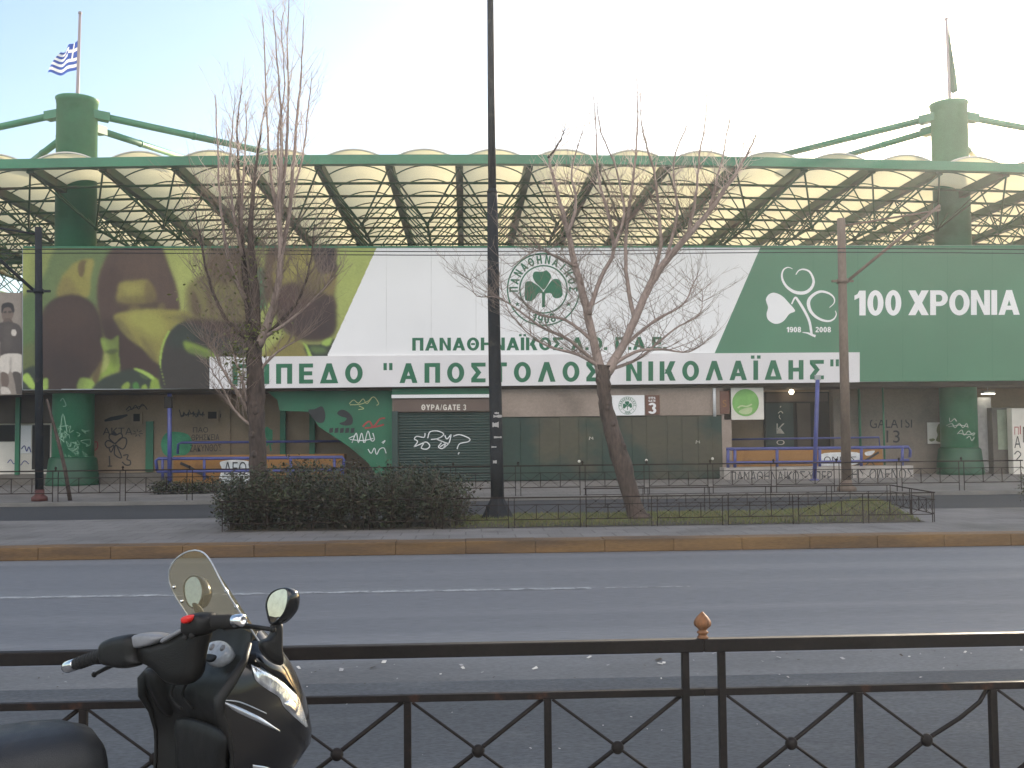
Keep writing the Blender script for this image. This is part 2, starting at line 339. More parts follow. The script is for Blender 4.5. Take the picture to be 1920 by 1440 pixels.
M['white'] = mat('white vinyl', (.755, .745, .755), .6, .05, .35, .01, 40, .35, 1.1)
M['band'] = mat('greyish white vinyl', (.665, .64, .65), .6, .06, .6, .01, 40, .3, 1.5)
M['vgreen'] = mat('printed green vinyl', (.062, .180, .104), .5, .09, .35, .02, 40, .35, 1.1)
M['ink'] = mat('green lettering', (.014, .125, .060), .55, .06, 2)
M['black'] = mat('black spray paint', (.018, .018, .02), .6, .2, 5)
M['spraywhite'] = mat('white spray paint', (.62, .63, .64), .6, .2, 4)
M['sprayyellow'] = mat('pale yellow spray paint', (.50, .50, .24), .6, .2, 4)
M['sprayred'] = mat('red spray paint', (.30, .035, .035), .6, .2, 4)
M['spraygreen'] = mat('green spray paint', (.05, .25, .13), .7, .25, 2.5, .1, 20)
M['spraydark'] = mat('dark grey spray paint', (.032, .030, .034), .7, .3, 3)
M['brown'] = mat('brown sign', (.13, .055, .035), .5, .1, 2)
M['brownband'] = mat('brown fascia', (.11, .075, .06), .6, .1, 2)
M['offwhite'] = mat('off white', (.62, .58, .52), .7, .1, 2)
M['steel'] = mat('galvanised steel', (.35, .35, .36), .4, .15, 3, metal=.8)
M['pipe'] = mat('white pipe', (.55, .55, .56), .5, .1, 2)
def rect(mb, x0, y0, x1, y1, Y, dep, mi=0, bev=0.0):             # box whose front face fills a photo rectangle on the plane y = Y
    xm, ym = (x0 + x1) / 2, (y0 + y1) / 2
    a = at(x0, ym, Y); b = at(x1, ym, Y); t = at(xm, y0, Y); u = at(xm, y1, Y)
    mb.box((a.x, Y, u.z), (b.x, Y + dep, t.z), mi, bev); return mb
PZ = 0.09                                                        # far pavement level
Xl, Xa, Xg, Xr = at(40, 735, YH).x, at(735, 800, YG).x, at(1356, 800, YG).x, 24.5
bld = thing('stadium_building', (at(960, 800, YW).x, YW, PZ), 'low beige and green stadium front with gates, graffiti and roller shutter under the hoarding', 'stadium building')
zt = at(300, 735, YH).z
XLL = -30.0
mb = MB(); mb.box((XLL, YW, PZ), (Xa - .003, YW + .25, zt + .1)); mb.box((Xg + .3, YW, PZ), (Xr, YW + .25, zt + .1))
# string course and shallow pilasters that break the wall up
za = at(300, 797, YW).z
mb.box((at(175, 800, YW).x, YW - .05, za - .04), (at(520, 800, YW).x, YW + .01, za + .04)); 
for px in (424, 520, 700): 
    x = at(px, 800, YW).x; mb.box((x - .16, YW - .07, PZ), (x + .16, YW + .01, zt + .09))
mb.build('wall', M['beige'], bld)
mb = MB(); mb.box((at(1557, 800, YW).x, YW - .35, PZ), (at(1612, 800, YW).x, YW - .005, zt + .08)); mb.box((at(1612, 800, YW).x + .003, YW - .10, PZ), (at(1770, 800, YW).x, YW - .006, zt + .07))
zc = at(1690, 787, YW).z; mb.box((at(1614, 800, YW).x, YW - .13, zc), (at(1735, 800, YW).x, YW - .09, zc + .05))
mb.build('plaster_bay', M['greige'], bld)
mb = MB(); mb.box((XLL, YH + .25, zt + .02), (Xr + 1, YW + 3, zt + .22)); mb.build('soffit', M['soffit'], bld)
mb = MB(); mb.box((Xl + .3, YH + .6, zt + .23), (Xr + 1, YW + 3, 7.6)); mb.build('upper_wall', M['plinth'], bld)
mb = MB(); mb.box((XLL, 36.5, PZ - .02), (Xa - .01, YW - .08, .46), 0, .02); mb.box((Xg + .31, 36.4, PZ - .02), (at(1660, 880, 36).x, YW - .36, .5), 0, .02)
mb.build('platform', M['plinth'], bld)
# gate block in the middle
zg = at(1150, 780, YG).z
mb = MB(); mb.box((at(938, 780, YG).x, YG, zg), (Xg, YG + 2.3, zt + .01)); mb.box((Xg - .04, YG + .02, PZ), (Xg + .30, YG + 2.4, zt + .01)); mb.box((Xa, YG + .14, PZ), (at(938, 780, YG).x, YG + 2.4, zt + .01))
mb.build('concrete_lintel', M['concrete'], bld)
mb = MB(); mb.box((Xa + .02, YG + .30, PZ), (Xg - .08, YG + .4, zt)); mb.build('inner_wall', M['dark'], bld)  # dark backing added to stop sun leaking through the gate gaps
# folding sheet metal gate
mb = MB(); fold = [940, 976, 1012, 1050, 1086, 1101, 1130, 1156, 1186, 1213, 1252, 1280, 1310, 1336, 1358]
for i in range(len(fold) - 1):
    x0 = at(fold[i], 850, YG).x; x1 = at(fold[i+1], 850, YG).x; sh = .014 * (i % 2)
    mb.box((x0 + .002, YG + .03 + sh, PZ + .03), (x1 - .002, YG + .075 + sh, zg - .01 - .012 * (i % 3)), 0, .008)
mb.build('folding_gate', M['gategreen'], bld)
mb = MB()
for px, py in ((1086, 865), (1212, 863), (1336, 860)):
    p = at(px, py, YG); mb.sphere((p.x, YG + .005, p.z), .05, 8, 6, 0, (1, .6, 1))
for px, py in ((1108, 822), (1308, 829)):
    p = at(px, py, YG + .02)
    mb.ribbon([p + Vector((dx, 0, dz)) for dx, dz in ((-.06, -.05), (-.04, .06), (.02, .0), (.06, .05), (.07, -.04))], .025)
mb.build('gate_mark', M['offwhite'], bld)
# roller shutter with its frame, fascia and sign band
sh_ = MB(); y0 = YG + .06; xs0 = at(747, 840, YG).x; xs1 = at(926, 840, YG).x; zs0 = PZ + .02; zs1 = at(840, 773, YG).z; k = 26
rows = []
for i in range(k * 4 + 1):
    z = zs0 + (zs1 - zs0) * i / (k * 4); d = .03 * abs(math.sin(math.pi * i / 4))
    rows.append([Vector((xs0, y0 - d, z)), Vector((xs1, y0 - d, z))])
sh_.grid(rows, 0, False); shut = sh_.build('roller_shutter', M['shutter'], bld)
mb = MB(); rect(mb, 735, 771, 746, 908, YG - .08, .25); rect(mb, 927, 760, 939, 908, YG - .08, .25); mb.build('shutter_frame', M['shutter'], shut)
def stroke(mb, pts, wpx, Y, mi=0, n=5, jit=0):
    q = spline(pts, n, False); sc_ = Y / FPX; q = [at(p[0], p[1], Y) for p in q]
    mb.ribbon(q, wpx * sc_ if not isinstance(wpx, list) else [a * sc_ for a in wpx], mi=mi)
mb = MB(); Ys = YG + .02
for pts in ([(797, 812), (795, 820), (782, 818), (777, 823), (783, 828), (776, 838)], [(776, 838), (790, 832), (795, 830), (790, 840), (800, 842), (806, 836), (800, 829), (793, 830)],
            [(802, 822), (806, 810), (820, 808), (832, 814), (822, 822), (808, 824)], [(818, 823), (835, 830), (842, 832)], [(825, 838), (835, 832), (830, 841), (822, 838), (828, 830)],
            [(834, 816), (838, 823), (846, 814)], [(846, 814), (842, 830), (832, 840)], [(850, 818), (862, 815), (880, 822), (878, 828), (862, 832), (857, 842)], [(861, 848), (859, 852)]):
    stroke(mb, pts, 2.0, Ys)
mb.build('graffiti_tag', M['spraywhite'], shut)
mb = MB(); rect(mb, 735, 728, 922, 739, YG - .06, .2); mb.build('fascia', M['green'], bld)
mb = MB(); rect(mb, 734, 739.5, 920, 746, YG - .12, .25, 0, .01); mb.build('white_trim', M['white'], bld)
mb = MB(); rect(mb, 738, 748, 930, 771.5, YG - .05, .19); band = mb.build('sign_band', M['brownband'], bld)
mb = MB(); sign_text(mb, 'ΘΥΡΑ/GATE 3', (790, 758.5, 874, 769), YG - .056); mb.build('lettering', M['offwhite'], band)
# sloping green side of the stair beside the shutter
mb = MB(); yst = YG + .35
pl = pxs([(500, 733), (737, 731), (737, 908), (720, 908), (690, 868), (655, 838), (598, 800), (578, 772), (524, 770), (520, 750)], yst)
mb.prism(pl, (0, .5, 0)); stair = mb.build('stair_flank', M['green'], bld)
mb = MB(); ys = yst - .006
mb.poly(blob([(578, 770), (590, 767), (604, 762), (610, 778), (606, 792), (592, 790)], ys, 4))
mb.poly(blob([(632, 775), (640, 768), (652, 772), (661, 783), (660, 795), (648, 798), (636, 794), (646, 790), (650, 784), (640, 781)], ys, 4))
for i in range(5): mb.poly(pxs([(618 + i*10, 803), (625 + i*10, 802), (624 + i*10, 811), (617 + i*10, 812)], ys))
mb.build('black_graffiti', M['black'], stair)
mb = MB()
stroke(mb, [(655, 757), (663, 750), (672, 756), (681, 748), (688, 757), (700, 744), (710, 756), (706, 760)], 1.4, ys); stroke(mb, [(656, 759), (675, 758), (690, 752), (697, 745)], 1.4, ys); stroke(mb, [(673, 761), (682, 766), (672, 768)], 1.3, ys)
mb.build('yellow_graffiti', M['sprayyellow'], stair)
mb = MB()
for pts in ([(654, 822), (664, 818), (660, 830), (668, 812), (672, 830), (678, 812), (682, 830)], [(684, 830), (690, 808), (696, 826), (702, 824), (699, 812)], [(690, 842), (696, 850), (702, 840), (706, 852), (712, 842), (720, 840), (724, 850)], [(656, 824), (680, 826), (700, 822)], [(716, 830), (722, 826), (718, 832)]):
    stroke(mb, pts, 1.6, ys)
mb.build('white_graffiti', M['spraywhite'], stair)
mb = MB()
for pts in ([(680, 800), (692, 790), (700, 800), (712, 786), (722, 784)], [(684, 803), (705, 800), (720, 796)]): stroke(mb, pts, 3, ys)
mb.build('red_graffiti', M['sprayred'], stair)
# wall furniture: vents, posts, doors
def part(name, m, parent, *boxes, bev=0.0):
    q = MB()
    for b in boxes: rect(q, *b, bev=bev)
    return q.build(name, m, parent)
for b in ((246, 772, 266, 795), (386, 768, 410, 790)):
    fr = part('vent', M['beige'], bld, (b[0], b[1], b[2], b[3], YW - .07, .07)); part('vent_grille', M['dark'], fr, (b[0] + 4, b[1] + 4, b[2] - 4, b[3] - 5, YW - .08, .03))
for b in ((273, 790, 287, 884), (525, 770, 535, 856), (580, 770, 590, 856)): part('green_post', M['green'], bld, (*b, YW - .2 if b[0] > 300 else YW - .08, .15 if b[0] > 300 else .08))
for px0, py0, px1, py1, Y in ((1609, 770, 1616, 842, YW - .55), (1653, 722, 1661, 880, 36.0)):
    a = at(px0, py0, Y); b = at(px1, py1, Y); q = MB(); q.tube([((a.x + b.x) / 2, Y, PZ), ((a.x + b.x) / 2, Y, zt + .05)], (b.x - a.x) / 2, 10); q.build('green_post', M['green'], bld)
q = MB(); a = at(1339.5, 750, YG - .07); q.tube([(a.x, YG - .07, zg - .05), (a.x, YG - .07, zt)], .055, 10); q.build('downpipe', M['pipe'], bld)
# left end: ticket window bay
lb = part('ticket_bay', M['offwhite'], bld, (-260, 795, 96, 905, YW - .3, .28))
part('window', M['dark'], lb, (-40, 797, 27, 828, YW - .34, .05)); part('doorway', M['dark'], lb, (60, 797, 92, 880, YW - .36, .07)); part('paper_notice', M['white'], lb, (36, 798, 58, 850, YW - .33, .03)); part('fascia', M['soffit'], bld, (-260, 742, 104, 794, YW - .6, .5)); part('green_post', M['green'], bld, (28, 745, 36, 890, YW - .75, .12))
mb = MB()
stroke(mb, [(40, 842), (46, 836), (50, 846), (54, 838), (58, 848)], 2, YW - .336); stroke(mb, [(14, 868), (20, 862), (26, 870), (32, 862), (38, 872), (46, 864), (54, 870)], 1.6, YW - .31)
mb.build('blue_graffiti', M['blue'], lb)
# graffiti on the beige wall
gy = YW - .008; ga = YW - .008
mb = MB()
text(mb, 'ΑΚΤΑ', (193, 802, 248, 815, 0), gy - .004, 0)
for pts in ([(215, 832), (205, 822), (207, 814), (217, 816), (226, 812), (229, 820), (215, 832)], [(215, 832), (203, 826), (197, 832), (203, 840), (214, 834)], [(204, 838), (208, 848), (214, 836)], [(216, 833), (226, 822), (236, 822), (237, 832), (230, 842), (216, 834)], [(218, 834), (228, 858), (215, 852), (216, 834)],
            [(205, 855), (206, 874)], [(202, 874), (210, 874)], [(231, 854), (240, 853), (238, 861), (244, 864), (244, 871), (236, 872), (229, 866)]): stroke(mb, pts, 2.2, gy)
for i in range(7):
    a_ = i * .9; stroke(mb, [(258 + 3*math.cos(a_), 812 + 3*math.sin(a_)), (258 + 10*math.cos(a_ + .2), 812 + 7*math.sin(a_ + .2))], 1.4, gy)
stroke(mb, [(236, 769), (243, 762), (247, 768), (254, 760), (260, 767), (266, 758), (272, 762), (276, 768)], 1.6, gy); stroke(mb, [(238, 771), (252, 765), (270, 760)], 1.4, gy)
for i in range(5): stroke(mb, [(336 + 9*i, 768 + (i % 2) * 6), (341 + 9*i, 782 - (i % 3) * 3), (345 + 9*i, 772), (344 + 9*i, 781)], 1.6, gy)
stroke(mb, [(338, 780), (360, 776), (384, 778)], 1.6, gy); stroke(mb, [(414, 776), (413, 783)], 1.6, gy)
text(mb, 'ΠΑΟ', (362, 801, 390, 811), gy, 0); text(mb, 'ΘΡΗΣΚΕΙΑ', (359, 815, 411, 826, 1), gy - .004, 0); text(mb, 'ΖΑΚΥΝΘΟΣ', (356, 834, 415, 847, 1), gy - .004, 0)
q = mb.build('black_graffiti', M['spraydark'], bld)
mb = MB(); stroke(mb, [(196, 789), (210, 785), (222, 783), (239, 778)], [3, 4, 5, 6, 7, 7.5, 7, 7, 7.5, 8, 7.5, 7, 6, 5, 4, 3], gy - .002); mb.build('graffiti_blot', M['black'], bld)
mb = MB(); mb.poly(blob([(302, 830), (312, 812), (335, 810), (354, 816), (360, 832), (352, 850), (330, 858), (308, 852)], gy + .002, 5))
for pts in ([(505, 826), (494, 812), (500, 800), (509, 806), (516, 802), (518, 814)], [(507, 827), (518, 812), (526, 815), (526, 830), (515, 838)], [(504, 827), (494, 822), (488, 830), (494, 840), (503, 834)]): mb.poly(blob(pts, gy + .002, 4))
stroke(mb, [(505, 826), (508, 846)], 3, gy); mb.build('green_graffiti', M['spraygreen'], bld)
mb = MB(); stroke(mb, [(177, 829), (182, 829), (183, 838), (178, 845)], 2, gy); mb.build('red_graffiti', M['sprayred'], bld)
mb = MB(); text(mb, 'GALATSI', (1631, 785, 1710, 803, 1), YW - .108, 0); text(mb, '13', (1662, 807, 1687, 830), YW - .108, 0); mb.build('graffiti_lettering', M['spraydark'], bld)
# dark entrance on the right with a door leaf
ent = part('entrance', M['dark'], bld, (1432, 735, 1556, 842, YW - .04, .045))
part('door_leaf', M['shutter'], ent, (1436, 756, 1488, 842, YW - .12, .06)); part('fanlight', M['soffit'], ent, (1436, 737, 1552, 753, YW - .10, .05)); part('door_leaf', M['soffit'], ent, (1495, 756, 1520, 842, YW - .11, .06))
mb = MB(); text(mb, 'Κ', (1456, 794, 1471, 813), YW - .128, 0); text(mb, 'Ο', (1456, 825, 1471, 834), YW - .128, 0); stroke(mb, [(1459, 775), (1464, 771), (1468, 775)], 1.6, YW - .126); stroke(mb, [(1463, 764), (1464, 761)], 2, YW - .126); stroke(mb, [(1464, 786), (1461, 782), (1462, 778)], 1.5, YW - .126); mb.build('graffiti_lettering', M['offwhite'], ent)
# tiled pilaster and dark kiosk cabinet at the right
M['tile'] = mat('grey tile', (.36, .34, .33), .5, .1, 3, .1, 8)
part('tiled_pilaster', M['tile'], bld, (1834, 745, 1860, 886, YW - .55, .5)); 
# ---- ochre ramps with whitewashed base and blue handrails
def ramp(name, lab, x0, x1, yt, yb, Y, low=None, lm=None):
    root = thing(name, (at((x0 + x1) / 2, yb, Y).x, Y, PZ), lab, 'access ramp')
    q = MB(); rect(q, x0, yt, x1, yb, Y, .8); q.build('ramp_wall', M['ochre'], root)
    return root
rl = ramp('access_ramp', 'ochre access ramp with blue double handrails left of the roller shutter', 325, 645, 853, 908, 35.7)
q = MB(); Y = 35.66
q.poly(blob([(412, 868), (420, 864), (440, 862), (470, 866), (490, 880), (485, 905), (415, 905), (416, 880)], Y, 4)); q.build('white_patch', M['spraywhite'], rl)
q = MB(); text(q, 'ΛΕΟ', (420, 866, 462, 890), Y - .006, 0); stroke(q, [(425, 890), (440, 884), (458, 890)], 2, Y - .006); q.build('graffiti_lettering', M['black'], rl)
q = MB(); stroke(q, [(338, 868), (355, 876), (380, 890), (392, 896)], 5, Y); q.build('graffiti_blot', M['spraydark'], rl)
def rail(pts, r, parent, Y, name='handrail'):
    q = MB(); q.tube([at(p[0], p[1], Y) for p in pts], r, 8); return q.build(name, M['blue'], parent)
rail([(333, 851), (334, 833), (340, 830), (645, 827)], .045, rl, 36.6)
YR = 35.3
rail([(295, 884), (292, 864), (297, 860), (470, 859), (642, 857), (645, 862), (642, 892)], .055, rl, YR); rail([(295, 884), (470, 883), (642, 881)], .05, rl, YR - .005)
for px in (305, 383, 545, 627): rail([(px, 859), (px, 900)], .05, rl, YR + .004, 'rail_post')
rr_ = ramp('access_ramp', 'ochre access ramp on graffiti covered white base wall, blue handrails, by the gate', 1362, 1655, 843, 878, 35.0)
q = MB(); rect(q, 1358, 875, 1713, 918, 34.2, .75); base_ = q.build('base_wall', M['rampwhite'], rr_)
bot = base_.data
q = MB(); Y = 34.192; text(q, 'ΠΑΝΑΘΗΝΑΪΚΟΣ·ΥΠΕΡ', (1370, 879, 1560, 903, 1), Y, 0); text(q, 'ΗΣ ΟΛΕΝΟΣ', (1597, 879, 1712, 900, 1), Y, 0); q.build('graffiti_lettering', M['spraydark'], base_)
q = MB(); Y = 34.99; q.poly(blob([(1538, 852), (1580, 848), (1612, 850), (1610, 868), (1580, 874), (1540, 873)], Y, 4)); q.poly(blob([(1622, 848), (1640, 845), (1634, 853), (1624, 854)], Y, 3)); q.build('white_patch', M['spraywhite'], rr_)
q = MB(); stroke(q, [(1600, 876), (1625, 862), (1648, 848)], 4, Y - .006); stroke(q, [(1622, 874), (1632, 866), (1640, 873)], 2, Y - .006); text(q, 'ΟΝΙΟΣ', (1545, 856, 1605, 868), Y - .006, 0); q.build('graffiti_blot', M['spraydark'], rr_)
rail([(1362, 842), (1460, 841), (1580, 840), (1703, 838), (1707, 845), (1706, 858)], .055, rr_, 34.3); rail([(1362, 868), (1580, 866), (1704, 863)], .055, rr_, 34.3)
for px, a_, b_ in ((1365, 842, 877), (1378, 842, 877), (1457, 841, 877), (1537, 840, 877), (1615, 840, 877), (1692, 839, 877)): rail([(px, a_), (px, b_)], .055, rr_, 34.306, 'rail_post')
rail([(1357, 824), (1500, 822), (1648, 820), (1650, 842)], .035, rr_, 36.3)
# ================================================================ hoarding
hd = thing('hoarding', (at(960, 730, YH).x, YH, at(960, 725, YH).z), 'long printed hoarding, green photo on the left, white middle with club crest, green right end', 'hoarding')
mb = MB(); outl = [(42, 731.5), (42, 465), (706, 462.5), (1427, 460.5), (2110, 459), (2110, 712), (1612, 716), (393, 729)]
mb.prism(pxs(outl, YH), (0, .12, 0)); mb.build('backing_panel', M['steel'], hd)
k4 = .004
mb = MB(); mb.poly(pxs([(705, 463), (1427, 461), (1340, 662), (612, 669)], YH - k4)); mb.build('white_field', M['white'], hd)
mb = MB(); mb.poly(pxs([(1427, 461), (2110, 459.3), (2110, 712.5), (1612, 715.6), (1612, 700), (1340, 662)], YH - k4)); gf = mb.build('green_field', M['vgreen'], hd)
mb = MB(); nbx = pxs([(393, 669), (1612, 660.5), (1612, 716.5), (393, 729)], YH - .09); mb.prism(nbx, (0, .08, 0)); nb = mb.build('name_band', M['band'], hd)
mb = MB(); Y = YH - .096
sign_text(mb, 'ΓΗΠΕΔΟ', (436, 683, 680, 720.5, 2.4), Y, gap=.34); sign_text(mb, '"ΑΠΟΣΤΟΛΟΣ', (719, 681.5, 1126, 718.5, 3.6), Y, gap=.36); sign_text(mb, 'ΝΙΚΟΛΑΪΔΗΣ"', (1174, 678, 1573, 714.5, 3.5), Y, gap=.34)
mb.build('lettering', M['ink'], nb)
mb = MB(); sign_text(mb, 'ΠΑΝΑΘΗΝΑΪΚΟΣ Α.Ο. Π.Α.Ε.', (773, 633.5, 1250, 657.5, 1.8), YH - .009, gap=.12); mb.build('lettering', M['ink'], hd)
mb = MB()
for i in range(1, 16):                                           # seams where the printed sheets meet, and the fixing batten along the top
    px = 640 + 84 * i
    if px < 1335: mb.add(pxs([(px, 464), (px + 1.0, 464), (px + 1.0, 658), (px, 658)], YH - .0056), [(0, 1, 2, 3)])
for i in range(1, 9): mb.add(pxs([(1440 + 84 * i, 463), (1441 + 84 * i, 463), (1441 + 84 * i, 711 if i > 2 else 656), (1440 + 84 * i, 711 if i > 2 else 656)], YH - .0056), [(0, 1, 2, 3)], 1)
mb.build('sheet_seam', [mat('seam white', (.62, .61, .61), .6), mat('seam green', (.042, .15, .082), .5)], hd)
mb = MB(); mb.box((at(44, 466, YH).x, YH - .03, at(900, 464.5, YH).z), (at(2100, 466, YH).x, YH - .006, at(900, 461.5, YH).z)); mb.build('top_batten', M['greensteel'], hd)
CL = [[(620, 520), (650, 440), (760, 440), (810, 430), (850, 415), (910, 470), (930, 530), (900, 600), (850, 690), (800, 740), (740, 690), (660, 610)],
      [(490, 650), (520, 605), (590, 600), (640, 630), (740, 700), (800, 800), (720, 800), (660, 880), (600, 930), (540, 930), (490, 890)],
      [(860, 690), (960, 570), (1060, 570), (1100, 640), (1120, 780), (1110, 850), (1040, 885), (970, 870), (920, 800), (800, 800)],
      [(775, 780), (830, 780), (828, 900), (825, 1030), (775, 1040), (775, 900)]]
def crest(mb, cx, cy, r, Y, rot=0.0):
    s = r / 610.0; P = lambda x, y: at(cx + (x - 800) * s, cy + (y - 735) * s, Y)
    for l_ in CL[:3]: mb.poly([P(p[0], p[1]) for p in spline(l_, 5)])
    mb.poly([P(*p) for p in CL[3]])
    for rad, wd in ((605, 24), (398, 24)):
        ring = [P(800 + rad * math.cos(i * math.pi / 32), 735 + rad * math.sin(i * math.pi / 32)) for i in range(65)]
        mb.ribbon(ring, wd * s * Y / FPX)
    def arc(word, a0, a1, r0, h, wfac, flip=False):
        for i, ch in enumerate(word):
            a = R(a0 + (a1 - a0) * i / max(1, len(word) - 1)); wl, st = letter(ch)
            def pos(x, y, k):
                rr_ = r0 + h * y if not flip else r0 + h * (1 - y); t_ = (x - wl / 2) * h * .72 * wfac * (1 if not flip else -1)
                return P(800 + rr_ * math.sin(a) + t_ * math.cos(a), 735 - rr_ * math.cos(a) + t_ * math.sin(a)) + Vector((0, -.0006 * k, 0))
            for k, p in enumerate(st):
                if p[0] == 'arc': mb.grid([[pos(q[0], q[1], k) for q in p[1]], [pos(q[0], q[1], k) for q in p[2]]], 0, False)
                else: mb.add([pos(q[0], q[1], k) for q in p], [tuple(range(len(p)))] if len(p) == 4 else [(0, 1, 2), (0, 2, 3), (0, 3, 4)])
    arc('ΠΑΝΑΘΗΝΑΪΚΟΣ', -90, 90, 430, 145, 1.0)
    arc('1908', 198, 162, 430, 145, 1.25, True)
    for sx in (-440, 425):
        st = [P(800 + sx + (48 if i % 2 == 0 else 19) * math.sin(i * math.pi / 5), 985 - (48 if i % 2 == 0 else 19) * math.cos(i * math.pi / 5)) for i in range(10)]
        mb.poly(st)
mb = MB(); crest(mb, 1019, 542.5, 68, YH - .009); mb.build('club_crest', M['ink'], hd)
# anniversary mark and words on the green field
mb = MB(); Y = YH - .009
def q_(pts): return [(1420 + x * .118, 480 + y * .118) for x, y in pts]
def brush(pts, w0, w1, w2):
    p = q_(pts); n_ = (len(p) - 1) * 5 + 1
    stroke(mb, p, [(w0 + (w1 - w0) * min(1, i / n_ * 2.2)) if i < n_ / 2 else (w1 + (w2 - w1) * max(0, (i / n_ - .5) * 2)) for i in range(n_)], Y)
brush([(560, 205), (490, 180), (420, 215), (390, 300), (410, 400), (480, 500), (600, 575), (740, 585), (840, 530), (890, 440), (885, 350), (830, 250), (740, 212), (660, 230), (612, 295)], 1, 6.4, 1.5)
brush([(1145, 820), (1220, 745), (1215, 660), (1130, 590), (1000, 565), (880, 625), (815, 720), (830, 840), (900, 940), (1010, 1010), (1130, 1035), (1215, 1000), (1255, 930), (1238, 870)], 1, 6.6, 1)
brush([(545, 765), (600, 662), (650, 710), (760, 890), (830, 1050), (862, 1245)], 2.5, 5.2, 4.6)
brush([(715, 1213), (800, 1225), (860, 1250), (925, 1275)], 1, 4, 5)
mb.poly([at(p[0], p[1], Y) for p in spline(q_([(600, 870), (500, 745), (400, 640), (280, 585), (190, 605), (138, 680), (150, 750), (170, 820), (148, 920), (170, 1010), (260, 1072), (350, 1070), (430, 1020), (510, 920)]), 5)])
sign_text(mb, '1908', (1475, 613, 1502, 623), Y, gap=.1); sign_text(mb, '2008', (1529, 613, 1558, 623), Y, gap=.1)
sign_text(mb, '100', (1602, 545, 1690, 591.5, .5), Y, gap=.07); sign_text(mb, 'ΧΡΟΝΙΑ', (1703, 544.5, 1912, 591, .8), Y, gap=.06)
mb.build('anniversary_print', M['white'], gf)
# printed photo: a colour picture held in the print's own colour attribute
import numpy as np
class Picture:
    def __init__(s, x0, y0, x1, y1, step, ground):
        s.xs = np.arange(x0, x1 + step * .5, step); s.ys = np.arange(y0, y1 + step * .5, step); s.step = step
        s.X, s.Yg = np.meshgrid(s.xs, s.ys); s.img = np.ones(s.X.shape + (3,)) * np.array(lin(*ground)); s.rng = np.random.default_rng(4)
    def blur(s, a, sg):
        if sg <= 0: return a
        k = max(1, int(sg * 2.5)); g = np.exp(-.5 * (np.arange(-k, k + 1) / sg) ** 2); g /= g.sum()
        a = np.apply_along_axis(lambda r: np.convolve(np.pad(r, k, 'edge'), g, 'valid'), 0, a)
        return np.apply_along_axis(lambda r: np.convolve(np.pad(r, k, 'edge'), g, 'valid'), 1, a)
    def area(s, col, pts, soft=2.0, op=1.0, smooth=True):
        q = [(p.x, p.y) for p in spline([(a, b, 0) for a, b in pts], 5)] if smooth else pts
        m = np.zeros(s.X.shape, bool); k = len(q)
        for i in range(k):
            (xa, ya), (xb, yb) = q[i], q[(i + 1) % k]
            if ya == yb: continue
            c = ((ya > s.Yg) != (yb > s.Yg)) & (s.X < (xb - xa) * (s.Yg - ya) / (yb - ya) + xa); m ^= c
        a = (s.blur(m.astype(float), soft * .8 / s.step) * op)[..., None]
        s.img = s.img * (1 - a) + np.array(lin(*col)) * a
    def mesh(s, name, m, parent, Y, inside, gain):
        n = s.rng.normal(0, 1, s.X.shape); s.img = s.img * (1 + .06 * n + .05 * s.blur(n, 3) * 3)[..., None] * gain
        mb = MB(); ny, nx = s.X.shape; vid = {}
        cols = []
        def vert(i, j):
            if (i, j) not in vid:
                vid[i, j] = len(mb.v); mb.v.append(at(float(s.X[i, j]), float(s.Yg[i, j]), Y)); cols.append(s.img[i, j])
            return vid[i, j]
        for i in range(ny - 1):
            for j in range(nx - 1):
                if inside(s.X[i, j] + s.step / 2, s.Yg[i, j] + s.step / 2):
                    mb.f.append([vert(i, j), vert(i, j+1), vert(i+1, j+1), vert(i+1, j)]); mb.mi.append(0); mb.sm.append(False)
        ob = mb.build(name, m, parent); ca = ob.data.color_attributes.new('print', 'FLOAT_COLOR', 'POINT')
        ca.data.foreach_set('color', np.clip(np.concatenate([np.array(cols), np.ones((len(cols), 1))], 1), 0, 1).astype(np.float32).ravel()); return ob
def print_mat(name):
    m = bpy.data.materials.new(name); m.use_nodes = True; b = m.node_tree.nodes['Principled BSDF']; b.inputs['Roughness'].default_value = .6
    c = m.node_tree.nodes.new('ShaderNodeVertexColor'); c.layer_name = 'print'; m.node_tree.links.new(c.outputs[0], b.inputs['Base Color']); return m
pic = Picture(43, 465, 706, 730, 1.5, (152, 158, 86)); A_ = pic.area
LG, TE, SK, DB, BR, LI, DG, SS, BL, SL = (152, 160, 78), (98, 114, 68), (138, 130, 64), (60, 42, 36), (80, 60, 50), (128, 150, 58), (44, 52, 42), (104, 90, 54), (152, 178, 82), (50, 44, 40)
A_((164, 170, 94), [(340, 467), (420, 466), (400, 520), (340, 540), (322, 500)], 12, .6); A_((158, 168, 92), [(640, 466), (704, 464), (640, 600), (632, 520)], 10, .7)
A_(TE, [(112, 460), (212, 460), (192, 500), (186, 540), (186, 582), (150, 560), (100, 575), (48, 610), (40, 560), (80, 520)], 4); A_((82, 106, 60), [(40, 575), (66, 562), (72, 640), (66, 695), (40, 695)], 5); A_((92, 96, 54), [(40, 655), (66, 645), (66, 695), (40, 695)], 5, .8)
A_(SK, [(138, 494), (160, 486), (176, 488), (170, 520), (166, 556), (140, 560), (108, 556), (116, 520), (128, 505)], 3); A_((118, 104, 58), [(112, 530), (130, 520), (150, 560), (108, 560)], 5, .7); A_((92, 70, 44), [(149, 491), (162, 488), (160, 498), (157, 516), (150, 519), (146, 506)], 2, .85); A_((150, 140, 74), [(164, 490), (174, 490), (168, 520), (162, 520)], 3, .7)
A_(BR, [(216, 460), (260, 458), (300, 460), (318, 500), (332, 540), (337, 582), (320, 602), (262, 630), (230, 640), (200, 636), (186, 590), (182, 540), (190, 500)], 3)
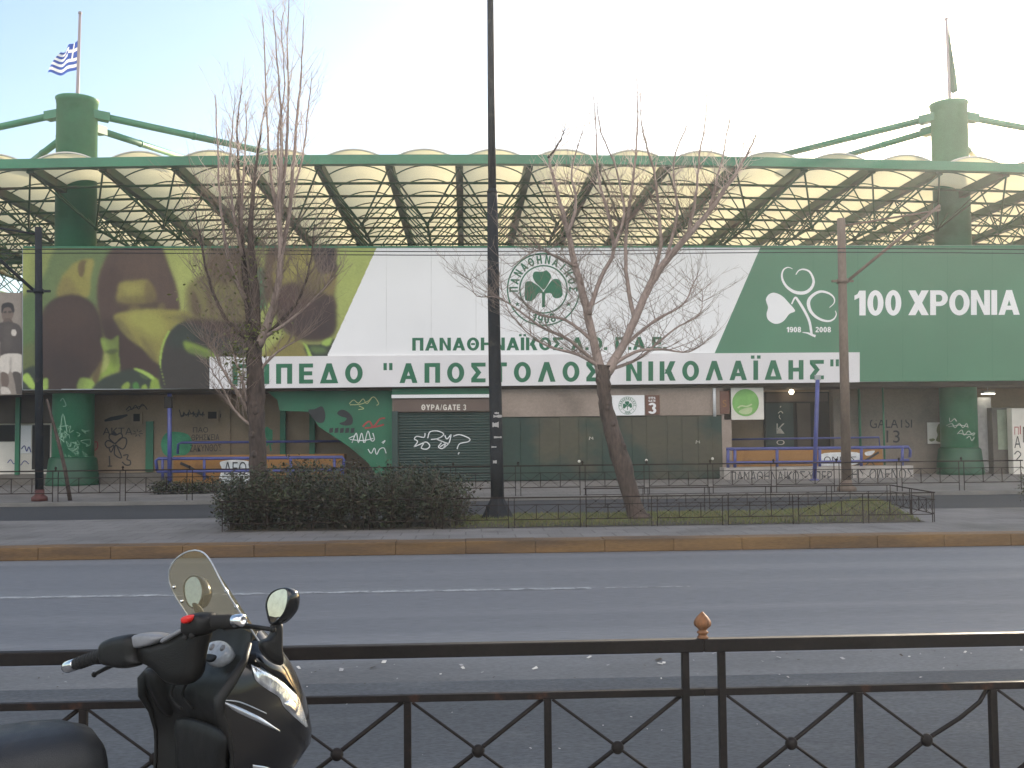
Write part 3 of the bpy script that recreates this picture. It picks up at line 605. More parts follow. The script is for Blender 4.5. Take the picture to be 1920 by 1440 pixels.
A_((70, 50, 42), [(190, 520), (222, 500), (224, 600), (200, 640), (184, 590)], 6, .8); A_((92, 70, 56), [(240, 475), (290, 474), (300, 515), (240, 515)], 10, .5)
A_((132, 122, 60), [(226, 530), (250, 527), (276, 525), (290, 548), (287, 566), (260, 570), (222, 566), (220, 548)], 3); A_((142, 134, 66), [(230, 540), (262, 536), (270, 556), (236, 560)], 5, .8); A_((96, 78, 50), [(274, 526), (292, 545), (290, 570), (272, 566)], 4, .7)
A_((70, 52, 40), [(222, 569), (250, 574), (292, 566), (300, 574), (286, 586), (250, 588), (222, 586)], 3); A_((120, 106, 58), [(244, 572), (262, 574), (260, 590), (244, 590)], 4, .6); A_((110, 98, 58), [(296, 574), (306, 568), (310, 584), (298, 590)], 3, .7)
A_(DB, [(78, 585), (98, 562), (130, 552), (160, 558), (184, 582), (194, 630), (192, 680), (170, 708), (150, 735), (92, 735), (70, 690), (66, 630)], 3); A_((72, 52, 42), [(100, 575), (150, 566), (176, 600), (130, 620), (86, 620)], 12, .6)
A_(DB, [(225, 612), (262, 640), (298, 672), (300, 712), (240, 722), (222, 690), (218, 650)], 4)
A_(SK, [(214, 592), (240, 584), (280, 580), (330, 582), (400, 588), (402, 632), (345, 606), (318, 624), (304, 660), (298, 682), (270, 655), (238, 630), (222, 610)], 3)
A_((152, 150, 72), [(240, 590), (290, 586), (310, 610), (296, 640), (262, 620)], 8, .8); A_((104, 94, 56), [(216, 594), (236, 610), (262, 648), (250, 640), (226, 618)], 4, .8); A_((100, 92, 56), [(305, 596), (350, 590), (410, 592), (410, 630), (350, 604)], 5, .8); A_((98, 86, 52), [(262, 630), (285, 650), (296, 678), (280, 670)], 4, .7)
A_((64, 46, 40), [(340, 604), (380, 592), (430, 585), (470, 600), (480, 660), (440, 655), (400, 632), (360, 616)], 5)
A_(SL, [(318, 622), (346, 604), (400, 622), (440, 640), (470, 668), (470, 700), (430, 735), (312, 735), (298, 695), (304, 655)], 2.5); A_((40, 52, 42), [(320, 625), (346, 608), (380, 625), (350, 650), (318, 650)], 6, .7)
A_(LI, [(190, 634), (208, 638), (222, 630), (222, 660), (224, 690), (210, 702), (196, 705), (184, 722), (180, 708), (200, 692), (206, 668), (194, 655)], 2); A_(BL, [(194, 638), (212, 640), (218, 652), (206, 660), (196, 652)], 3, .8); A_((70, 80, 46), [(196, 660), (206, 655), (222, 656), (210, 664)], 2, .7)
A_((98, 82, 50), [(172, 705), (182, 690), (190, 678), (188, 706), (178, 726)], 3); A_(BL, [(150, 710), (170, 712), (184, 735), (146, 735)], 2)
A_(DG, [(180, 735), (188, 712), (220, 698), (250, 692), (282, 704), (298, 735)], 2.5); A_(BL, [(250, 691), (268, 694), (288, 706), (292, 716), (270, 702)], 1.6); A_((70, 84, 52), [(262, 702), (272, 704), (278, 712), (266, 708)], 1.5)
A_(LI, [(284, 714), (294, 710), (300, 735), (282, 735)], 1.8); A_(LI, [(230, 722), (242, 717), (240, 735), (228, 735)], 1.8); A_((70, 120, 52), [(250, 720), (258, 718), (262, 735), (252, 735)], 1.8); A_(LI, [(266, 724), (274, 722), (276, 735), (266, 735)], 1.5)
A_(DG, [(40, 700), (56, 688), (68, 690), (70, 735), (40, 735)], 2); A_(BL, [(40, 708), (52, 700), (66, 722), (60, 730), (44, 714)], 1.6); A_(BL, [(79, 714), (90, 710), (88, 735), (78, 735)], 1.6)
A_(BL, [(318, 622), (306, 650), (302, 690), (309, 722), (304, 700), (299, 680), (302, 652), (312, 626)], 1.2)
A_(LI, [(346, 640), (372, 648), (402, 662), (410, 673), (380, 668), (350, 656)], 3, .85); A_((84, 96, 52), [(360, 652), (396, 664), (384, 670), (352, 660)], 3, .7)
A_((112, 104, 62), [(348, 560), (352, 535), (370, 520), (400, 512), (470, 508), (478, 560), (470, 600), (400, 598), (356, 590)], 5); A_((82, 62, 46), [(358, 552), (364, 545), (376, 570), (376, 592), (362, 588)], 3, .8); A_((86, 66, 50), [(386, 548), (392, 545), (402, 580), (396, 592)], 3, .7)
A_((92, 74, 52), [(395, 462), (470, 460), (478, 520), (420, 532), (385, 510)], 6); A_((86, 120, 88), [(478, 512), (498, 508), (500, 572), (480, 574)], 3)
A_((140, 130, 68), [(500, 490), (530, 470), (590, 467), (600, 510), (598, 545), (560, 556), (516, 545)], 4); A_((94, 72, 52), [(500, 470), (520, 460), (560, 462), (530, 478), (514, 500), (510, 560), (496, 560)], 4); A_((108, 92, 56), [(560, 520), (596, 500), (600, 548), (556, 556)], 6, .7)
A_((66, 46, 42), [(514, 548), (545, 530), (580, 545), (606, 545), (624, 540), (630, 580), (627, 625), (600, 641), (560, 638), (530, 620), (516, 590)], 5); A_((78, 54, 48), [(520, 545), (560, 530), (590, 560), (540, 590)], 8, .8)
A_((64, 48, 46), [(586, 458), (626, 458), (632, 490), (630, 512), (606, 515), (592, 500)], 2.5); A_((120, 104, 62), [(606, 518), (629, 511), (630, 538), (620, 556), (606, 545)], 3); A_((84, 64, 50), [(616, 555), (628, 562), (630, 580), (612, 570)], 3); A_((58, 40, 38), [(590, 565), (616, 556), (629, 582), (627, 620), (600, 632)], 4)
A_((122, 112, 58), [(492, 675), (520, 640), (540, 626), (560, 640), (575, 648), (586, 675)], 3); A_(DG, [(570, 648), (600, 645), (622, 636), (630, 640), (615, 675), (584, 675)], 2); A_(BL, [(567, 643), (576, 648), (587, 675), (581, 675), (573, 652)], 1.4); A_(BL, [(604, 641), (622, 633), (618, 647), (606, 647)], 2); A_((84, 104, 58), [(582, 650), (606, 652), (612, 660), (590, 662)], 3)
rs_ = random.Random(6)
for i in range(16):                                              # strands of hair and soft modelling of the printed heads
    x_ = 200 + 8 * i; A_((96, 72, 58) if i % 2 else (52, 36, 32), [(x_, 472), (x_ + 3, 472), (x_ + 3 + (x_ - 260) * .16, 520), (x_ + 1 + (x_ - 260) * .22, 575), (x_ - 2 + (x_ - 260) * .22, 575), (x_ - 1 + (x_ - 260) * .12, 520)], 3, .10)
for i in range(14):
    x_ = 86 + 8 * i; A_((74, 54, 46) if i % 2 else (46, 32, 28), [(x_, 572 + abs(i - 6) * 3), (x_ + 3, 572 + abs(i - 6) * 3), (x_ + 4, 650), (x_ + 2, 700), (x_ - 1, 700), (x_, 640)], 4, .10)
A_((40, 28, 26), [(90, 660), (150, 668), (172, 700), (150, 735), (96, 735)], 16, .6); A_((44, 30, 28), [(190, 600), (222, 610), (222, 690), (200, 660)], 8, .6)
A_((150, 142, 74), [(232, 532), (256, 530), (268, 545), (240, 552)], 7, .5); A_((88, 72, 46), [(222, 556), (292, 556), (288, 572), (222, 572)], 6, .55); A_((112, 104, 56), [(296, 660), (270, 640), (250, 622), (262, 618), (300, 645)], 8, .5)
A_((148, 138, 76), [(520, 490), (560, 480), (580, 500), (540, 520)], 10, .5); A_((92, 78, 50), [(560, 536), (600, 520), (604, 556), (566, 560)], 7, .55); A_((44, 30, 30), [(540, 600), (600, 590), (622, 620), (580, 640)], 12, .5); A_((70, 92, 56), [(60, 480), (100, 470), (80, 560), (50, 590)], 14, .4)
def in_photo(x, y):
    if y > 729 + (43 - x) * .0035 + 1 or (x > 393 and y > 669.5 - (x - 393) * .003): return False
    return x < 706 - (y - 463) * 94 / 206 + .8
M['print'] = print_mat('photo print')
pic.mesh('printed_photo', M['print'], hd, YH - .006, in_photo, 1.0)
# grey poster of a standing footballer in old kit, left of the hoarding
po = thing('player_poster', (at(0, 740, YH).x, YH + .1, at(0, 740, YH).z), 'grey poster of a standing footballer in dark shirt and white shorts beside the hoarding', 'poster')
mb = MB(); mb.prism(pxs([(-260, 748), (-260, 545), (41, 549), (41, 740)], YH + .1), (0, .06, 0)); mb.build('poster_board', mat('poster grey', lin(118, 108, 100, 1.25), .7, .08, 1), po)
pic = Picture(-10, 550, 41, 740, .75, (124, 114, 106)); A_ = pic.area
A_((98, 84, 76), [(3, 580), (7, 574), (18, 573), (25, 580), (25, 592), (18, 603), (10, 604), (4, 596)], .8); A_((36, 32, 32), [(2, 582), (4, 571), (14, 567), (24, 570), (27, 582), (24, 587), (19, 577), (8, 578), (4, 588)], .8); A_((60, 50, 46), [(7, 584), (12, 583), (12, 587), (7, 587)], .7); A_((60, 50, 46), [(16, 583), (22, 583), (21, 587), (16, 587)], .7); A_((72, 60, 54), [(9, 597), (18, 597), (16, 600), (11, 600)], .7)
A_((86, 72, 66), [(9, 598), (20, 598), (24, 608), (6, 608)], .8); A_((66, 58, 56), [(-14, 612), (8, 604), (22, 604), (36, 610), (42, 625), (42, 650), (38, 666), (2, 668), (0, 640), (-14, 650)], 1); A_((80, 72, 68), [(8, 612), (22, 612), (20, 650), (8, 655)], 4, .6); A_((176, 168, 160), [(22, 619), (28, 618), (31, 624), (28, 630), (22, 628)], .8)
A_((92, 78, 70), [(-14, 648), (-2, 645), (1, 668), (-4, 690), (-14, 690)], 1); A_((178, 170, 162), [(2, 667), (38, 664), (41, 680), (39, 700), (22, 698), (20, 690), (14, 702), (0, 698)], .9); A_((140, 132, 126), [(18, 672), (22, 672), (22, 696), (18, 692)], 1.5, .8)
A_((92, 78, 70), [(2, 699), (14, 701), (17, 716), (12, 728), (4, 726)], .9); A_((70, 62, 58), [(24, 698), (38, 700), (40, 720), (42, 742), (32, 742), (28, 720)], .9); A_((170, 162, 154), [(2, 726), (14, 727), (20, 738), (4, 740)], .9)
pic.mesh('printed_figure', M['print'], po, YH + .092, lambda x, y: y < 739, 1.25)
# ---------------------------------------------------------------- signs on the gate block
def sign(name, lab, x0, y0, x1, y1, Y, m, cat='sign', dep=.04):
    root = thing(name, (at((x0 + x1) / 2, y1, Y).x, Y, at((x0 + x1) / 2, y1, Y).z), lab, cat)
    q = MB(); rect(q, x0, y0, x1, y1, Y, dep, 0, .006); q.build('sign_board', m, root); return root
s1 = sign('club_sign', 'white sign with round green clover crest on the wall above the folding gate', 1145, 741, 1208.5, 779, YG - .05, M['white'])
mb = MB(); crest(mb, 1176.5, 760.5, 16.5, YG - .056); mb.build('club_crest', M['ink'], s1)
s2 = sign('gate_sign', 'small brown sign with a big white 3 beside the white crest sign', 1210.5, 741, 1237, 777, YG - .05, M['brown'])
mb = MB(); sign_text(mb, 'ΘΥΡΑ', (1216, 744, 1229, 748), YG - .056); sign_text(mb, 'GATE', (1216, 749.5, 1229, 753.5), YG - .056); sign_text(mb, '3', (1215.5, 755.5, 1230.5, 775.5), YG - .056); mb.build('lettering', M['white'], s2)
s3 = sign('round_emblem_sign', 'cream board with a big pale green disc right of the folding gate', 1357, 727, 1432, 787, YG + .02, M['offwhite'], 'sign')
mb = MB(); mb.poly(blob([(1398 + 25 * math.cos(i * math.pi / 8), 755 + 25.5 * math.sin(i * math.pi / 8)) for i in range(16)], YG + .014, 3)); mb.build('green_disc', mat('pale green print', (.16, .36, .09), .6, .15, 3), s3)
mb = MB(); stroke(mb, [(1383, 765), (1390, 761), (1400, 762), (1410, 758)], 3, YG + .008); mb.poly(blob([(1385, 772), (1395, 766), (1410, 764), (1408, 774), (1396, 777)], YG + .009, 4)); mb.build('pale_print', mat('faint print', (.40, .48, .26), .6, .1, 4), s3)
s4 = sign('brown_plate', 'narrow brown plate on the corner of the cream disc board', 1350, 733, 1368, 776, YG - .03, M['brown'])
mb = MB(); text(mb, 'S', (1355, 750, 1362, 763), YG - .036, 0); mb.build('lettering', M['ochre'], s4)
s5 = sign('wall_poster', 'torn white poster with a green figure on the wall beside the right column', 1739, 792, 1774, 832, YW - .2, M['offwhite'], 'poster', .02)
mb = MB(); Y = YW - .206
mb.poly(blob([(1756, 806), (1760, 795), (1766, 796), (1769, 806), (1767, 814), (1771, 826), (1764, 829), (1755, 826), (1758, 816)], Y, 4)); mb.poly(blob([(1742, 824), (1750, 822), (1753, 825), (1746, 828)], Y, 4)); mb.build('printed_figure', mat('poster olive', (.16, .17, .07), .7, .2, 4), s5)
cab = thing('kiosk_cabinet', (at(1880, 900, YW - .9).x, YW - .9, PZ), 'dark tall cabinet with a pale vertical strip next to the right column', 'cabinet')
mb = MB(); rect(mb, 1862, 764, 1899, 905, YW - .9, .7, 0, .02); mb.build('cabinet_body', M['plinth'], cab); mb = MB(); rect(mb, 1871, 768, 1890, 843, YW - .93, .028, 0, .005); mb.build('pale_strip', mat('pale green strip', (.26, .30, .22), .6, .15, 4), cab)
kio = thing('poster_panel', (at(1935, 905, YW - 1.4).x, YW - 1.4, PZ), 'cream poster panel with red and black writing at the right frame edge', 'poster panel')
mb = MB(); rect(mb, 1899, 765, 1990, 910, YW - 1.4, .35, 0, .02); mb.build('panel_board', M['offwhite'], kio)
mb = MB(); text(mb, 'Α', (1902, 818, 1914, 840), YW - 1.406, 0); stroke(mb, [(1902, 852), (1908, 846), (1914, 852), (1906, 862)], 2, YW - 1.406); text(mb, 'ΠΑΟ', (1918, 800, 1960, 830), YW - 1.406, 0); mb.build('black_lettering', M['black'], kio)
mb = MB(); text(mb, 'Π', (1902, 800, 1910, 815), YW - 1.406, 0); stroke(mb, [(1913, 798), (1913, 814)], 2, YW - 1.406); mb.build('red_lettering', M['sprayred'], kio)
# lit lamps under the soffit
lp = at(1484, 735, YW - .5); zs_ = zt
bl = thing('bulb_lamp', lp, 'small round lit bulb hanging over the dark entrance', 'lamp')
mb = MB(); mb.sphere(lp, .09, 12, 8); mb.build('bulb', mat('lit bulb', (.9, .85, .75), .4, emit=(1, .86, .62), estr=9), bl); mb = MB(); mb.tube([lp + Vector((0, 0, .085)), (lp.x, lp.y, zs_ + .03)], .02, 6); mb.build('cord', M['dark'], bl)
lp = at(1852, 735, YW - .8); tl = thing('tube_lamp', lp, 'rectangular lit lamp under the soffit beside the right column', 'lamp')
mb = MB(); mb.box(lp + Vector((-.22, -.12, -.06)), lp + Vector((.22, .12, .04)), 0, .02); mb.build('lamp_housing', M['steel'], tl)
mb = MB(); mb.box(lp + Vector((-.20, -.14, -.085)), lp + Vector((.20, .1, -.061))); mb.build('diffuser', mat('lit diffuser', (.9, .9, .8), .4, emit=(1, .96, .8), estr=5), tl); mb = MB(); mb.tube([lp + Vector((0, 0, .04)), (lp.x, lp.y, zs_ + .03)], .015, 6); mb.build('rod', M['steel'], tl)
# ================================================================ steel canopy
M['membrane'] = mat('roof membrane', (.72, .66, .43), .75, .05, .35, .02, 8, transl=.60)
M['web'] = mat('green truss paint', (.018, .085, .034), .55, .25, 1.0, second=(.07, .045, .02), sscale=.8, slo=.52, shi=.72)
M['rib'] = mat('green rib paint', (.022, .085, .035), .55, .25, .5, second=(.06, .04, .02), sscale=.5, slo=.5, shi=.7)
YF, YB = 32.5, 53.0
XL0 = at(53, 300, YF).x; BW = (at(1890, 305, YF).x - XL0) / 14.0
ZT = at(950, 292, YF).z                                           # top of the edge beam mid span
XM = at(950, 292, YF).x
def camber(x): return -.22 * ((x - XM) / 16.5) ** 2
can = thing('steel_canopy', (XM, YF, PZ), 'green steel stand canopy on two round columns with cream vaulted membrane roof', 'roof canopy')
NB0, NB1 = -4, 18
BH = .30
mb = MB(); xs = [XL0 + BW * (i * .5) for i in range(NB0 * 2, NB1 * 2 + 1)]; rows = []
for x in xs:
    z = ZT + camber(x); rows.append([Vector((x, YF - .14, z)), Vector((x, YF + .14, z)), Vector((x, YF + .14, z - BH)), Vector((x, YF - .14, z - BH))])
mb.grid(rows, 0, False, True); mb.f += [[0, 1, 2, 3], [len(mb.v) - 1, len(mb.v) - 2, len(mb.v) - 3, len(mb.v) - 4]]; mb.mi += [0, 0]; mb.sm += [False, False]
mb.build('edge_beam', M['greensteel'], can)
YK = [YF + 1.85 * k for k in range(1, 12)]
zb = lambda x: ZT + camber(x) - BH - .02
for i in range(NB0, NB1 + 1):
    x = XL0 + BW * i; mb = MB(); z = ZT + camber(x) - .06
    mb.box((x - .125, YF + .145, z - .32), (x + .125, YB, z - .02)); mb.build('roof_rib', M['rib'], can)
rise, spring = .31, -.10
for i in range(NB0, NB1):
    xa = XL0 + BW * i + .12; xb = xa + BW - .24; mb = MB(); hp = MB()
    def arch(t, y, dz=0.0):
        x = xa + (xb - xa) * t; sag = .05 * math.sin(math.pi * ((y - YF) / 1.85 % 1.0)) * math.sin(math.pi * t)
        return Vector((x, y, ZT + camber(x) + spring + rise * (1 - (2 * t - 1) ** 2) - sag + dz))
    rows = [[arch(t / 12, YF + .925 / 2 * j) for t in range(13)] for j in range(0, 45)]
    mb.grid(rows); v = mb.build('membrane_vault', M['membrane'], can)
    hp.tube([arch(t / 12, YF - .02, .0) for t in range(13)], .035, 6, 1)
    for y in YK: hp.tube([arch(t / 12, y, -.03) for t in range(13)], .024, 5, 0, False)
    hp.build('vault_hoops', [M['web'], M['offwhite']], v)
for y in YK:
    mb = MB(); mb.tube([(x, y, zb(x) - .12) for x in xs], .047, 6); mb.build('purlin', M['web'], can)
DL = 1.35
for i in range(NB0, NB1):
    x0 = XL0 + BW * i; xm = x0 + BW / 2; x1 = x0 + BW; mb = MB()
    zl = zb(xm) - DL
    mb.tube([(xm, YK[0] + .9, zl), (xm, YB - 1, zl)], .045, 6)
    prev = None
    for k in range(len(YK) - 1):
        y = YK[k] + .925; n_ = (xm, y, zl)
        for xx in (x0, x1):
            for yy in (YK[k], YK[k + 1]): mb.tube([(xx, yy, zb(xx) - .1), n_], .025, 5, 0, False)
        mb.sphere(n_, .085, 8, 6)
        if k == 0: 
            for xx in (x0, x1): mb.tube([(xx, YF + .15, zb(xx) - .05), n_], .034, 5, 0, False)
    mb.build('lattice_girder', M['web'], can)
mb = MB(); mb.tube([(XL0 + BW * NB0, 47.2, zb(0) - .4), (XL0 + BW * NB1, 47.2, zb(0) - .4)], .16, 8); mb.tube([(XL0 + BW * NB0, 44.0, zb(0) - 1.2), (XL0 + BW * NB1, 44.0, zb(0) - 1.2)], .07, 8); mb.build('cross_girder', M['rib'], can)
M['colgreen'] = mat('column paint', (.065, .255, .140), .45, .15, .8, .06, 20, .05, 30, second=(.035, .20, .09), sscale=1.0, rvar=.1)
def column(px_top, px_bot, wpx, ytop, Y, struts, flare=None):
    p = at((px_top + px_bot) / 2, 500, Y); r = wpx / 2 * Y / FPX; zt_ = at(px_top, ytop, Y).z
    mb = MB(); x, y = p.x, p.y
    mb.lathe((x, y, 0.05), [(r, 0), (r, zt_ - .20), (r * 1.02, zt_ - .20), (r * 1.02, zt_ - .09), (r * 1.065, zt_ - .07), (r * 1.065, zt_ - .03)], 40)
    c = mb.build('column', M['colgreen'], can)
    q = MB(); q.lathe((x, y, 0.06), [(r * 1.30, 0), (r * 1.28, .12), (r * 1.14, .95), (r * 1.06, 1.0), (r * 1.0, 1.02)], 32); q.build('column_base', mat('dark green base', (.012, .065, .032), .55, .25, 1.2), c)
    for (dx, dy), (ex, ey, Ye), zoff, rr_ in struts:
        e = at(ex, ey, Ye); a_ = Vector((x, y, zt_ - zoff)); dirn = Vector((dx, dy, 0)).normalized()
        s0 = a_ + dirn * r * .9; q = MB(); q.tube([s0 + (e - s0) * .03, e], rr_, 10)
        q.bar(s0 - dirn * .12 + Vector((0, 0, .02)), s0 + (e - s0).normalized() * .55, .34, .30); q.lathe(s0 + (e - s0) * .45, [(rr_ * 1.15, 0), (rr_ * 1.15, .12)], 10, axis=(e - s0))
        q.build('tie_tube', M['greensteel'], c)
    return x, y, zt_, r, c
cL = column(143.5, 139, 72, 188, 36.0, [((1, -.2), (560, 298, 40.5), .55, .125), ((1, .55), (345, 296, 43.5), .95, .125), ((-1, -.2), (-260, 294, 40.5), .55, .125), ((-1, .5), (40, 318, 42.0), 1.25, .125)])
cR = column(1779.5, 1797, 67, 196, 36.3, [((-1, -.1), (1440, 297, 40.5), .5, .12), ((-1, .5), (1565, 298, 43.0), .9, .12), ((1, -.2), (2240, 300, 40.5), .5, .12), ((1, .6), (1835, 300, 40.0), 1.3, .11)])
# graffiti on the columns, wrapped round the drum
def colgraf(col, strokes, m, Y):
    x, y, zt_, r, c = col; q = MB()
    for pts, wpx in strokes:
        P_ = []
        for p in spline(pts, 4, False):
            g = at(p[0], p[1], y - r); dx = max(-r * .96, min(r * .96, g.x - x)); P_.append(Vector((x + dx * 1.003, y - math.sqrt(max(0, r * r - dx * dx)) - .008, g.z)))
        q.ribbon(P_, wpx * Y / FPX)
    q.build('graffiti', m, c)
rg = random.Random(11); S_ = []
for i in range(34):
    x0 = rg.uniform(110, 158); y0_ = rg.uniform(800, 872)
    S_.append(([(x0 + rg.uniform(-6, 6), y0_ + rg.uniform(-8, 8)) for _ in range(4)], .8))
S_ += [([(112, 812), (118, 776), (126, 810)], 1.6), ([(110, 800), (128, 798)], 1.4), ([(113, 752), (118, 747), (124, 760), (118, 762)], 1.6), ([(132, 858), (138, 862), (134, 866)], 2.2)]
colgraf(cL, S_, mat('thin pale paint', (.20, .36, .25), .6), 36)
colgraf(cR, [([(1787, 783), (1788, 791), (1793, 785), (1796, 790)], 1.5), ([(1784, 798), (1790, 794), (1794, 802), (1800, 794), (1806, 802), (1812, 794), (1815, 802)], 1.1), ([(1797, 814), (1804, 806), (1808, 816), (1816, 808), (1824, 816), (1830, 812)], 1.1), ([(1786, 800), (1800, 797), (1814, 800)], 1), ([(1798, 812), (1816, 815), (1828, 811)], 1), ([(1812, 822), (1818, 818), (1822, 826), (1828, 820)], 1.1)], mat('thin white paint', (.42, .48, .43), .6), 36)
# ---------------------------------------------------------------- flags
M['pole'] = mat('flagpole paint', (.30, .25, .26), .5, .1, 2)
def flagpole(col, px0, py0, px1, py1, lab):
    x, y, zt_, r, c = col; a_ = at(px0, py0, y); b = at(px1, py1, y); root = thing('flagpole', (a_.x, y, zt_ - .1), lab, 'flagpole')
    q = MB(); q.tube([(a_.x, y, zt_ - .15), a_, b], [.07, .065, .05], 8); q.sphere(b + Vector((0, 0, .05)), .07, 8, 6); q.build('shaft', M['pole'], root)
    q = MB(); q.lathe((a_.x, y, zt_ - .149), [(.22, 0), (.22, .1), (.09, .16)], 10); q.build('foot', M['greensteel'], root); return a_, b
a_, b_ = flagpole(cL, 145, 186, 150, 27, 'pale flagpole on top of the left green column')
def cloth(name, cols, rows_, mats, mi_of, lab, Y, cat='flag'):
    q = MB(); n1 = len(rows_[0])
    q.grid(rows_); o = 0
    for k in range(len(q.f)): q.mi[k] = mi_of(k // (n1 - 1), k % (n1 - 1))
    q2 = MB(); q2.v = q.v; q2.f = q.f; q2.mi = q.mi; q2.sm = q.sm
    return q2.build(name, mats, origin=rows_[0][0], label=lab, cat=cat)
fb = mat('flag blue', (.02, .07, .36), .7, .05, 3, transl=.25); fw = mat('flag white', (.75, .77, .8), .7, .04, 3, transl=.3)
Yc = cL[1]; rows_ = []
TL, TR, BLf, BRf = (147, 76), (148.5, 77), (93, 139), (146, 131)
for v in range(19):                                              # drooping flag: hoist along the pole, fly end sagging
    t = v / 18; r_ = []
    for u in range(17):
        s = u / 16
        hx, hy = 148.5 - 2 * t, 76 + 55 * t; fx, fy = 118 - 26 * t, 98 + 41 * t
        px = hx + (fx - hx) * s; py = hy + (fy - hy) * s + 5 * math.sin(s * 3.1) * (t - .3) + 3 * math.sin(s * 9 + t * 3) * s
        g = at(px, py, Yc); r_.append(g + Vector((-.05, .12 * math.sin(s * 10 + t * 2.5) * s, 0)))
    rows_.append(r_)
cloth('greek_flag', 9, rows_, [fb, fw], lambda i, j: ((i // 2) % 2) if not (i < 10 and j < 7) else (1 if (4 <= i <= 5 or 3 <= j <= 3) else 0), 'blue and white striped flag drooping from the left flagpole', Yc)
a_, b_ = flagpole(cR, 1781, 194, 1774.5, 38, 'slender flagpole on top of the right green column')
Yc = cR[1]; rows_ = []
for v in range(17):
    t = v / 16; r_ = []
    for u in range(9):
        s = u / 8; hx = 1775.3 + 5 * t; wd = 1.5 + 9.5 * t ** 1.6
        px = hx + wd * s; py = 45 + 130 * t - 3 * s + (2 * s if t > .8 else 0); g = at(px, py, Yc)
        r_.append(g + Vector((.03, .16 * math.sin(s * 9 + t * 3) * t - .05, 0)))
    rows_.append(r_)
cloth('green_flag', 9, rows_, [mat('flag green', (.012, .09, .06), .7, .1, 3, transl=.25)], lambda i, j: 0, 'limp dark green flag hanging along the right flagpole', Yc)
# ================================================================ railings
M['iron'] = mat('black railing paint', (.012, .009, .0085), .6, .25, 6, .2, 60, spec=.22, second=(.06, .025, .014), sscale=9, slo=.66, shi=.78, rvar=.12)
M['rust'] = mat('rusty finial', (.20, .082, .030), .7, .3, 25, .2, 90, second=(.12, .05, .02), sscale=30)
M['farrail'] = mat('dull far railing paint', (.026, .018, .016), .9, .25, 3, spec=.1)
def railing_panel(name, sc_, label, group, m, fin=True, bent=None, nseg=8, bays=3, gap=.137, loc=(0, 0, 0), tk=1.0):
    """one panel: local x runs along the railing, posts at the bay lines, ends of the rails meet the neighbours"""
    bay = .518; L0 = Vector(loc); root = thing(name, L0, label, 'railing', group); W = bays * bay + gap
    P = lambda x, z, y=0.0: L0 + Vector((x * sc_, y * sc_, z * sc_))
    q = MB(); q.box(P(0.0005, .80 - .048 * tk, -.02 * tk), P(W - .0005, .80, .02 * tk), 0, .004 * sc_); q.build('top_rail', m, root)
    q = MB(); q.box(P(0.0005, .590, -.012 * tk), P(W - .0005, .590 + .026 * tk, .012 * tk), 0, .002 * sc_); q.build('lower_rail', m, root)
    q = MB(); q.box(P(gap / 2, .205, -.010), P(W - gap / 2, .227, .010)); q.build('bottom_rail', m, root)
    xs_ = [gap / 2 + i * bay for i in range(bays + 1)]
    for i, x in enumerate(xs_):
        e = i in (0, bays); q = MB(); q.box(P(x - .0135 * tk, .0 if e else .2275, -.013 * tk), P(x + .0135 * tk, .7995 - .048 * tk if e else .5895, .013 * tk), 0, .002 * sc_); q.build('post', m, root)
    for i in range(bays):
        a, b = xs_[i] + .018, xs_[i + 1] - .018; c_ = (a + b) / 2; zc_ = .405; q = MB()
        up = [P(a, .228, .006), P(c_, zc_, .006), P(b, .588, .006)]
        if bent == i: up = [P(a, .228, .006), P(c_, zc_, .006), P(c_ + .55 * (b - c_), zc_ + .42 * (.588 - zc_), .006), P(b - .03, .54, .006), P(b, .588, .006)]
        q.tube(up, .0085 * sc_ * tk, nseg); q.tube([P(a, .588, -.006), P(b, .228, -.006)], .0055 * sc_ * tk, nseg); q.build('cross_rod', m, root)
        q = MB(); q.sphere(P(c_, zc_), .0245 * sc_ * (.5 + .5 * tk), max(8, nseg), 8, 0, (1, .8, 1)); q.build('boss', m, root)
    if fin:
        f = P(0, .8005); q = MB(); q.lathe(f, [(.020, 0), (.022, .004), (.017, .010), (.015, .016), (.022, .020), (.021, .026), (.014, .030), (.018, .036), (.030, .046), (.033, .056), (.031, .066), (.022, .080), (.010, .092), (.002, .100)], 6 if nseg > 6 else 6)
        q.build('finial', M['rust'] if nseg > 6 else m, root)
    return root
YN = 3.8; zn = .12
xf = at(1318, 1215, YN).x; Wn = (at(1318, 1215, YN).x - at(463, 1228, YN).x)
s_n = Wn / (3 * .518 + .137)
near = railing_panel('railing_panel', s_n, 'black railing panel behind the scooter and left of the rusty finial', 'railing panels along the near kerb', M['iron'], loc=(xf - Wn, YN, zn))
for ch in near.children:
    if ch.name.startswith('finial'): ch['label'] = 'knob hidden behind the scooter'; del ch['label']
n2 = railing_panel('railing_panel', s_n, 'black railing panel with a bent rod, right of the rusty finial', 'railing panels along the near kerb', M['iron'], bent=1, loc=(xf, YN, zn))
dup(near, Vector((xf - 2 * Wn, YN, zn)), 'black railing panel cut by the left frame edge behind the scooter seat')
